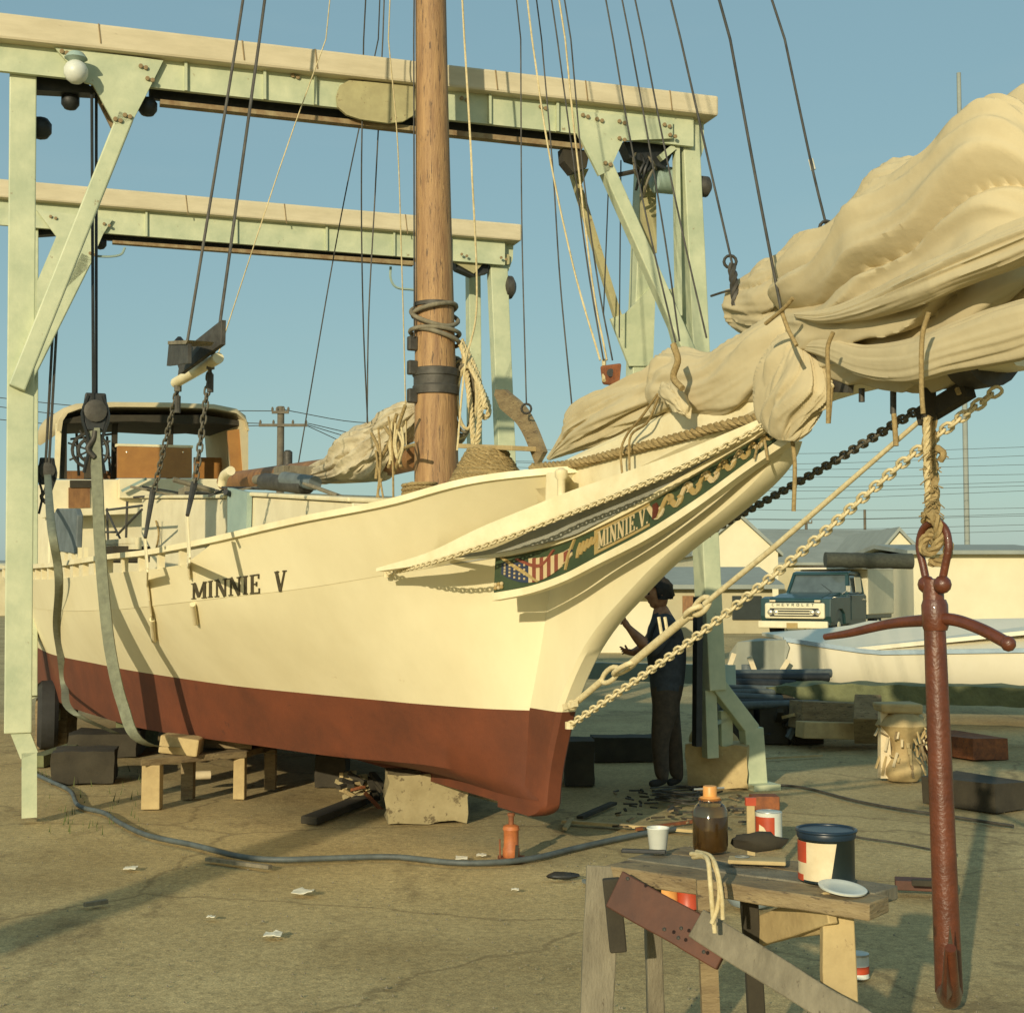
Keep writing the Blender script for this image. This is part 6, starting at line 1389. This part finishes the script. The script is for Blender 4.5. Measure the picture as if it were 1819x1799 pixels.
# big dark blue paint can
cc_ = S(1475,1568)+V((0,.045,.0)); pc = thing('paint_can', 'large dark blue open paint can with a torn cream label on the sawhorse end', 'paint can', cc_)
MB().lathe(cc_, [(.078,0),(.080,.003),(.078,.008),(.078,.126),(.081,.130)], 40).obj('can_body', 'can_black', pc, smooth=40)
MB().tube([cc_+V((.082*math.cos(a),.082*math.sin(a),.140)) for a in [k*math.pi/20 for k in range(40)]], .005, 8, closed=True).obj('rim', 'can_blue', pc, smooth=60)
MB().lathe(cc_+V((0,0,.120)), [(.0815,0),(.0825,.004),(.0825,.017),(.081,.02)], 40).obj('rim_band', 'can_blue', pc, smooth=40)
MB().lathe(cc_+V((0,0,.11)), [(.01,0),(.074,.001),(.074,.003)], 30).obj('paint', 'can_blue', pc, smooth=40)
def wrap(name, a0_, a1_, z0, z1, m, r, par, c, ragged=0):
    R = []; n = 20
    for i in range(n+1):
        t = i/n; a = a0_+(a1_-a0_)*t; j = ragged*noise.noise(V((i*.9,2,0))) if ragged else 0
        R.append([c+V((r*math.cos(a), r*math.sin(a), z)) for z in (z0, (z0+z1)/2, z1)])
    if ragged:
        for j_ in range(3):
            for i in (n-1, n):
                aa = a1_+ragged*(-.5+j_*.5)*(-1)**j_; z = (z0, (z0+z1)/2, z1)[j_]; R[i][j_] = c+V((r*math.cos(aa-(.05 if i == n-1 else 0)), r*math.sin(aa-(.05 if i == n-1 else 0)), z))
    return MB().slab(R, lambda p: (c-p).normalized()*.0008).obj(name, m, par, smooth=50)
A_ = math.radians
wrap('label', A_(180), A_(272), .008, .113, 'label_cream', .0795, pc, cc_, .22); wrap('label', A_(168), A_(214), .055, .113, 'can_red', .0802, pc, cc_); wrap('label', A_(170), A_(205), .004, .022, 'can_red', .0802, pc, cc_)
# white lid lying on the plank end
lp = S(1495,1582)+V((0,-.01,.006)); o = MB().lathe(lp, [(.055,0),(.064,.002),(.066,.007),(.060,.009),(.052,.006)], 30, axis=(.1,-.12,1)).obj('can_lid', 'white_plastic', None, smooth=40); solo(o, 'round white can lid lying on the end of the sawhorse plank', 'lid')
# putty board, scraps
o = MB().box(S(1345,1533)+V((0,0,.008)), (.17,.075,.012), (V((.96,-.2,0)).normalized(), V((.2,.96,0)).normalized(), V((0,0,1)))).obj('putty_board', 'timber_light', None, bevel=.003); solo(o, 'pale putty board lying between the rope loop and the paint can', 'board')
o = MB().tube([S(1318,1532)+V((.02*math.cos(a),.014*math.sin(a),.018)) for a in [k*math.pi/10 for k in range(20)]], .0018, 5, closed=True).obj('metal_ring', 'tin', None, smooth=60); solo(o, 'thin metal ring lying on the putty board', 'ring')
o = MB().ball(S(1350,1508)+V((0,.03,.02)), .055, (1.5,.6,.55), 14, .5, 3).obj('rag', 'timber_dark', None, smooth=70); solo(o, 'dark bunched rag behind the putty board', 'rag')
o = MB().beam(S(1105,1518)+V((0,.02,.01)), S(1185,1522)+V((0,.03,.01)), .02, .012).obj('putty_knife', 'black_metal', None, bevel=.003); solo(o, 'black putty knife lying at the left end of the sawhorse', 'tool')
# looped rope hanging over the front
def P(px, py, Y=3.98): return U(px, py, Y)
for pts, r in (([(1228,1516,4.16),(1248,1518,4.08),(1258,1530,4.0),(1262,1570,3.96),(1266,1620,3.96),(1270,1656,3.96)], .0068), ([(1232,1522,4.16),(1252,1522,4.06),(1270,1540,4.0),(1278,1575,3.96),(1275,1610,3.96),(1264,1640,3.955)], .0068), ([(1238,1512,4.16),(1262,1520,4.04),(1274,1545,3.97),(1282,1590,3.95),(1284,1632,3.95)], .006)):
    o = MB().tube(catmull([U(a,b,c) for a,b,c in pts], 30), r, 8).obj('hung_rope', 'rope_cream', None, smooth=60); solo(o, ('longest','middle','thinnest rightmost')[int(r == .006)*2+int(len(pts) == 6 and pts[0][0] == 1232)]+' strand of pale rope looped over the front of the sawhorse', 'rope', 'pale rope strands hung over the sawhorse')
# red and white can on the ground, with brush in a jar before it
gp = G(1366,1503); rc = thing('paint_can', 'red and white square labelled can standing on the ground behind the sawhorse', 'paint can', gp)
MB().lathe(gp, [(.082,0),(.084,.004),(.082,.01),(.082,.205),(.084,.212),(.078,.216)], 30).obj('can_body', 'white_plastic', rc, smooth=40)
wrap('label', A_(185), A_(285), .012, .19, 'can_red', .084, rc, gp)
mb = MB(); mb.prism([gp+V((-.085*.9,-.0865,.10)), gp+V((-.02,-.0865,.085)), gp+V((-.045,-.0865,.13)), gp+V((-.075,-.0865,.15))], (0,-.002,0)).obj('label_emblem', 'label_cream', rc)
MB().tube([gp+V((.078*math.cos(a),.078*math.sin(a),.214)) for a in [k*math.pi/12 for k in range(24)]], .004, 6, closed=True).obj('rim', 'tin', rc, smooth=60)
sp_ = S(1333,1482,.62); bt = thing('brush_stick', 'upright tan stick with a red painted top between the jar and the red can', 'paint stick', V((sp_.x,sp_.y+1.5,0)))
q0, q1, q2 = U(1334,1500,7.6), U(1333,1430,7.6), U(1334,1385,7.6); 
MB().beam(V((q0.x,q0.y,0)), q1, .04, .02).obj('stick', 'timber_light', bt); MB().beam(q1, U(1333,1416,7.6), .055, .03).obj('red_top', 'can_red', bt)
o = MB().box(G(1362,1440)+V((0,.1,.05)), (.2,.16,.1)).obj('red_box', 'rust', None, bevel=.01); solo(o, 'low rusty red box on the ground behind the red and white can', 'box')
# gear under the sawhorse
gp = G(1332,1640); o = MB().lathe(G(1332,1612), [(.05,0),(.10,.02),(.135,.07),(.14,.075),(.128,.07),(.095,.026),(.04,.01)], 30).obj('basin', 'blue_enamel', None, smooth=50); solo(o, 'pale blue enamel basin on the ground under the sawhorse', 'basin')
for px, lab, m in ((1185,'orange can on the ground under the left end of the sawhorse','orange_plastic'),(1222,'red orange can beside the orange can under the sawhorse','can_red')):
    c = G(px,1612); t = thing('small_can', lab, 'can', c); MB().lathe(c, [(.055,0),(.057,.003),(.055,.006),(.055,.12),(.057,.125)], 20).obj('can_body', m, t, smooth=40); MB().lathe(c+V((0,0,.126)), [(.057,0),(.057,.006),(.05,.008)], 20).obj('lid', 'tin', t, smooth=40)
c = G(1524,1735); t = thing('small_can', 'small white can on the ground right of the light sawhorse leg', 'can', c); MB().lathe(c, [(.045,0),(.047,.003),(.045,.006),(.045,.09)], 24).obj('can_body', 'white_plastic', t, smooth=40); MB().lathe(c+V((0,0,.09)), [(.047,0),(.047,.008),(.04,.01)], 20).obj('lid', 'tin', t, smooth=40); MB().lathe(c+V((0,0,.02)), [(.0465,0),(.0465,.03)], 24).obj('label', 'can_red', t, smooth=40)
o = MB().box(G(1100,1570)+V((0,0,.01)), (.35,.22,.015), (V((.9,.3,0)).normalized(), V((-.3,.9,0)).normalized(), V((0,0,1)))).obj('steel_sheet', 'pipe_grey', None); solo(o, 'grey flat tray on the ground left of the sawhorse leg', 'tray')
o = MB().ball(G(1000,1562)+V((0,0,.02)), .05, (1.6,.8,.4), 12, .6, 5).obj('rag', 'black_metal', None, smooth=70); solo(o, 'dark rag on the ground left of the grey tray', 'rag')
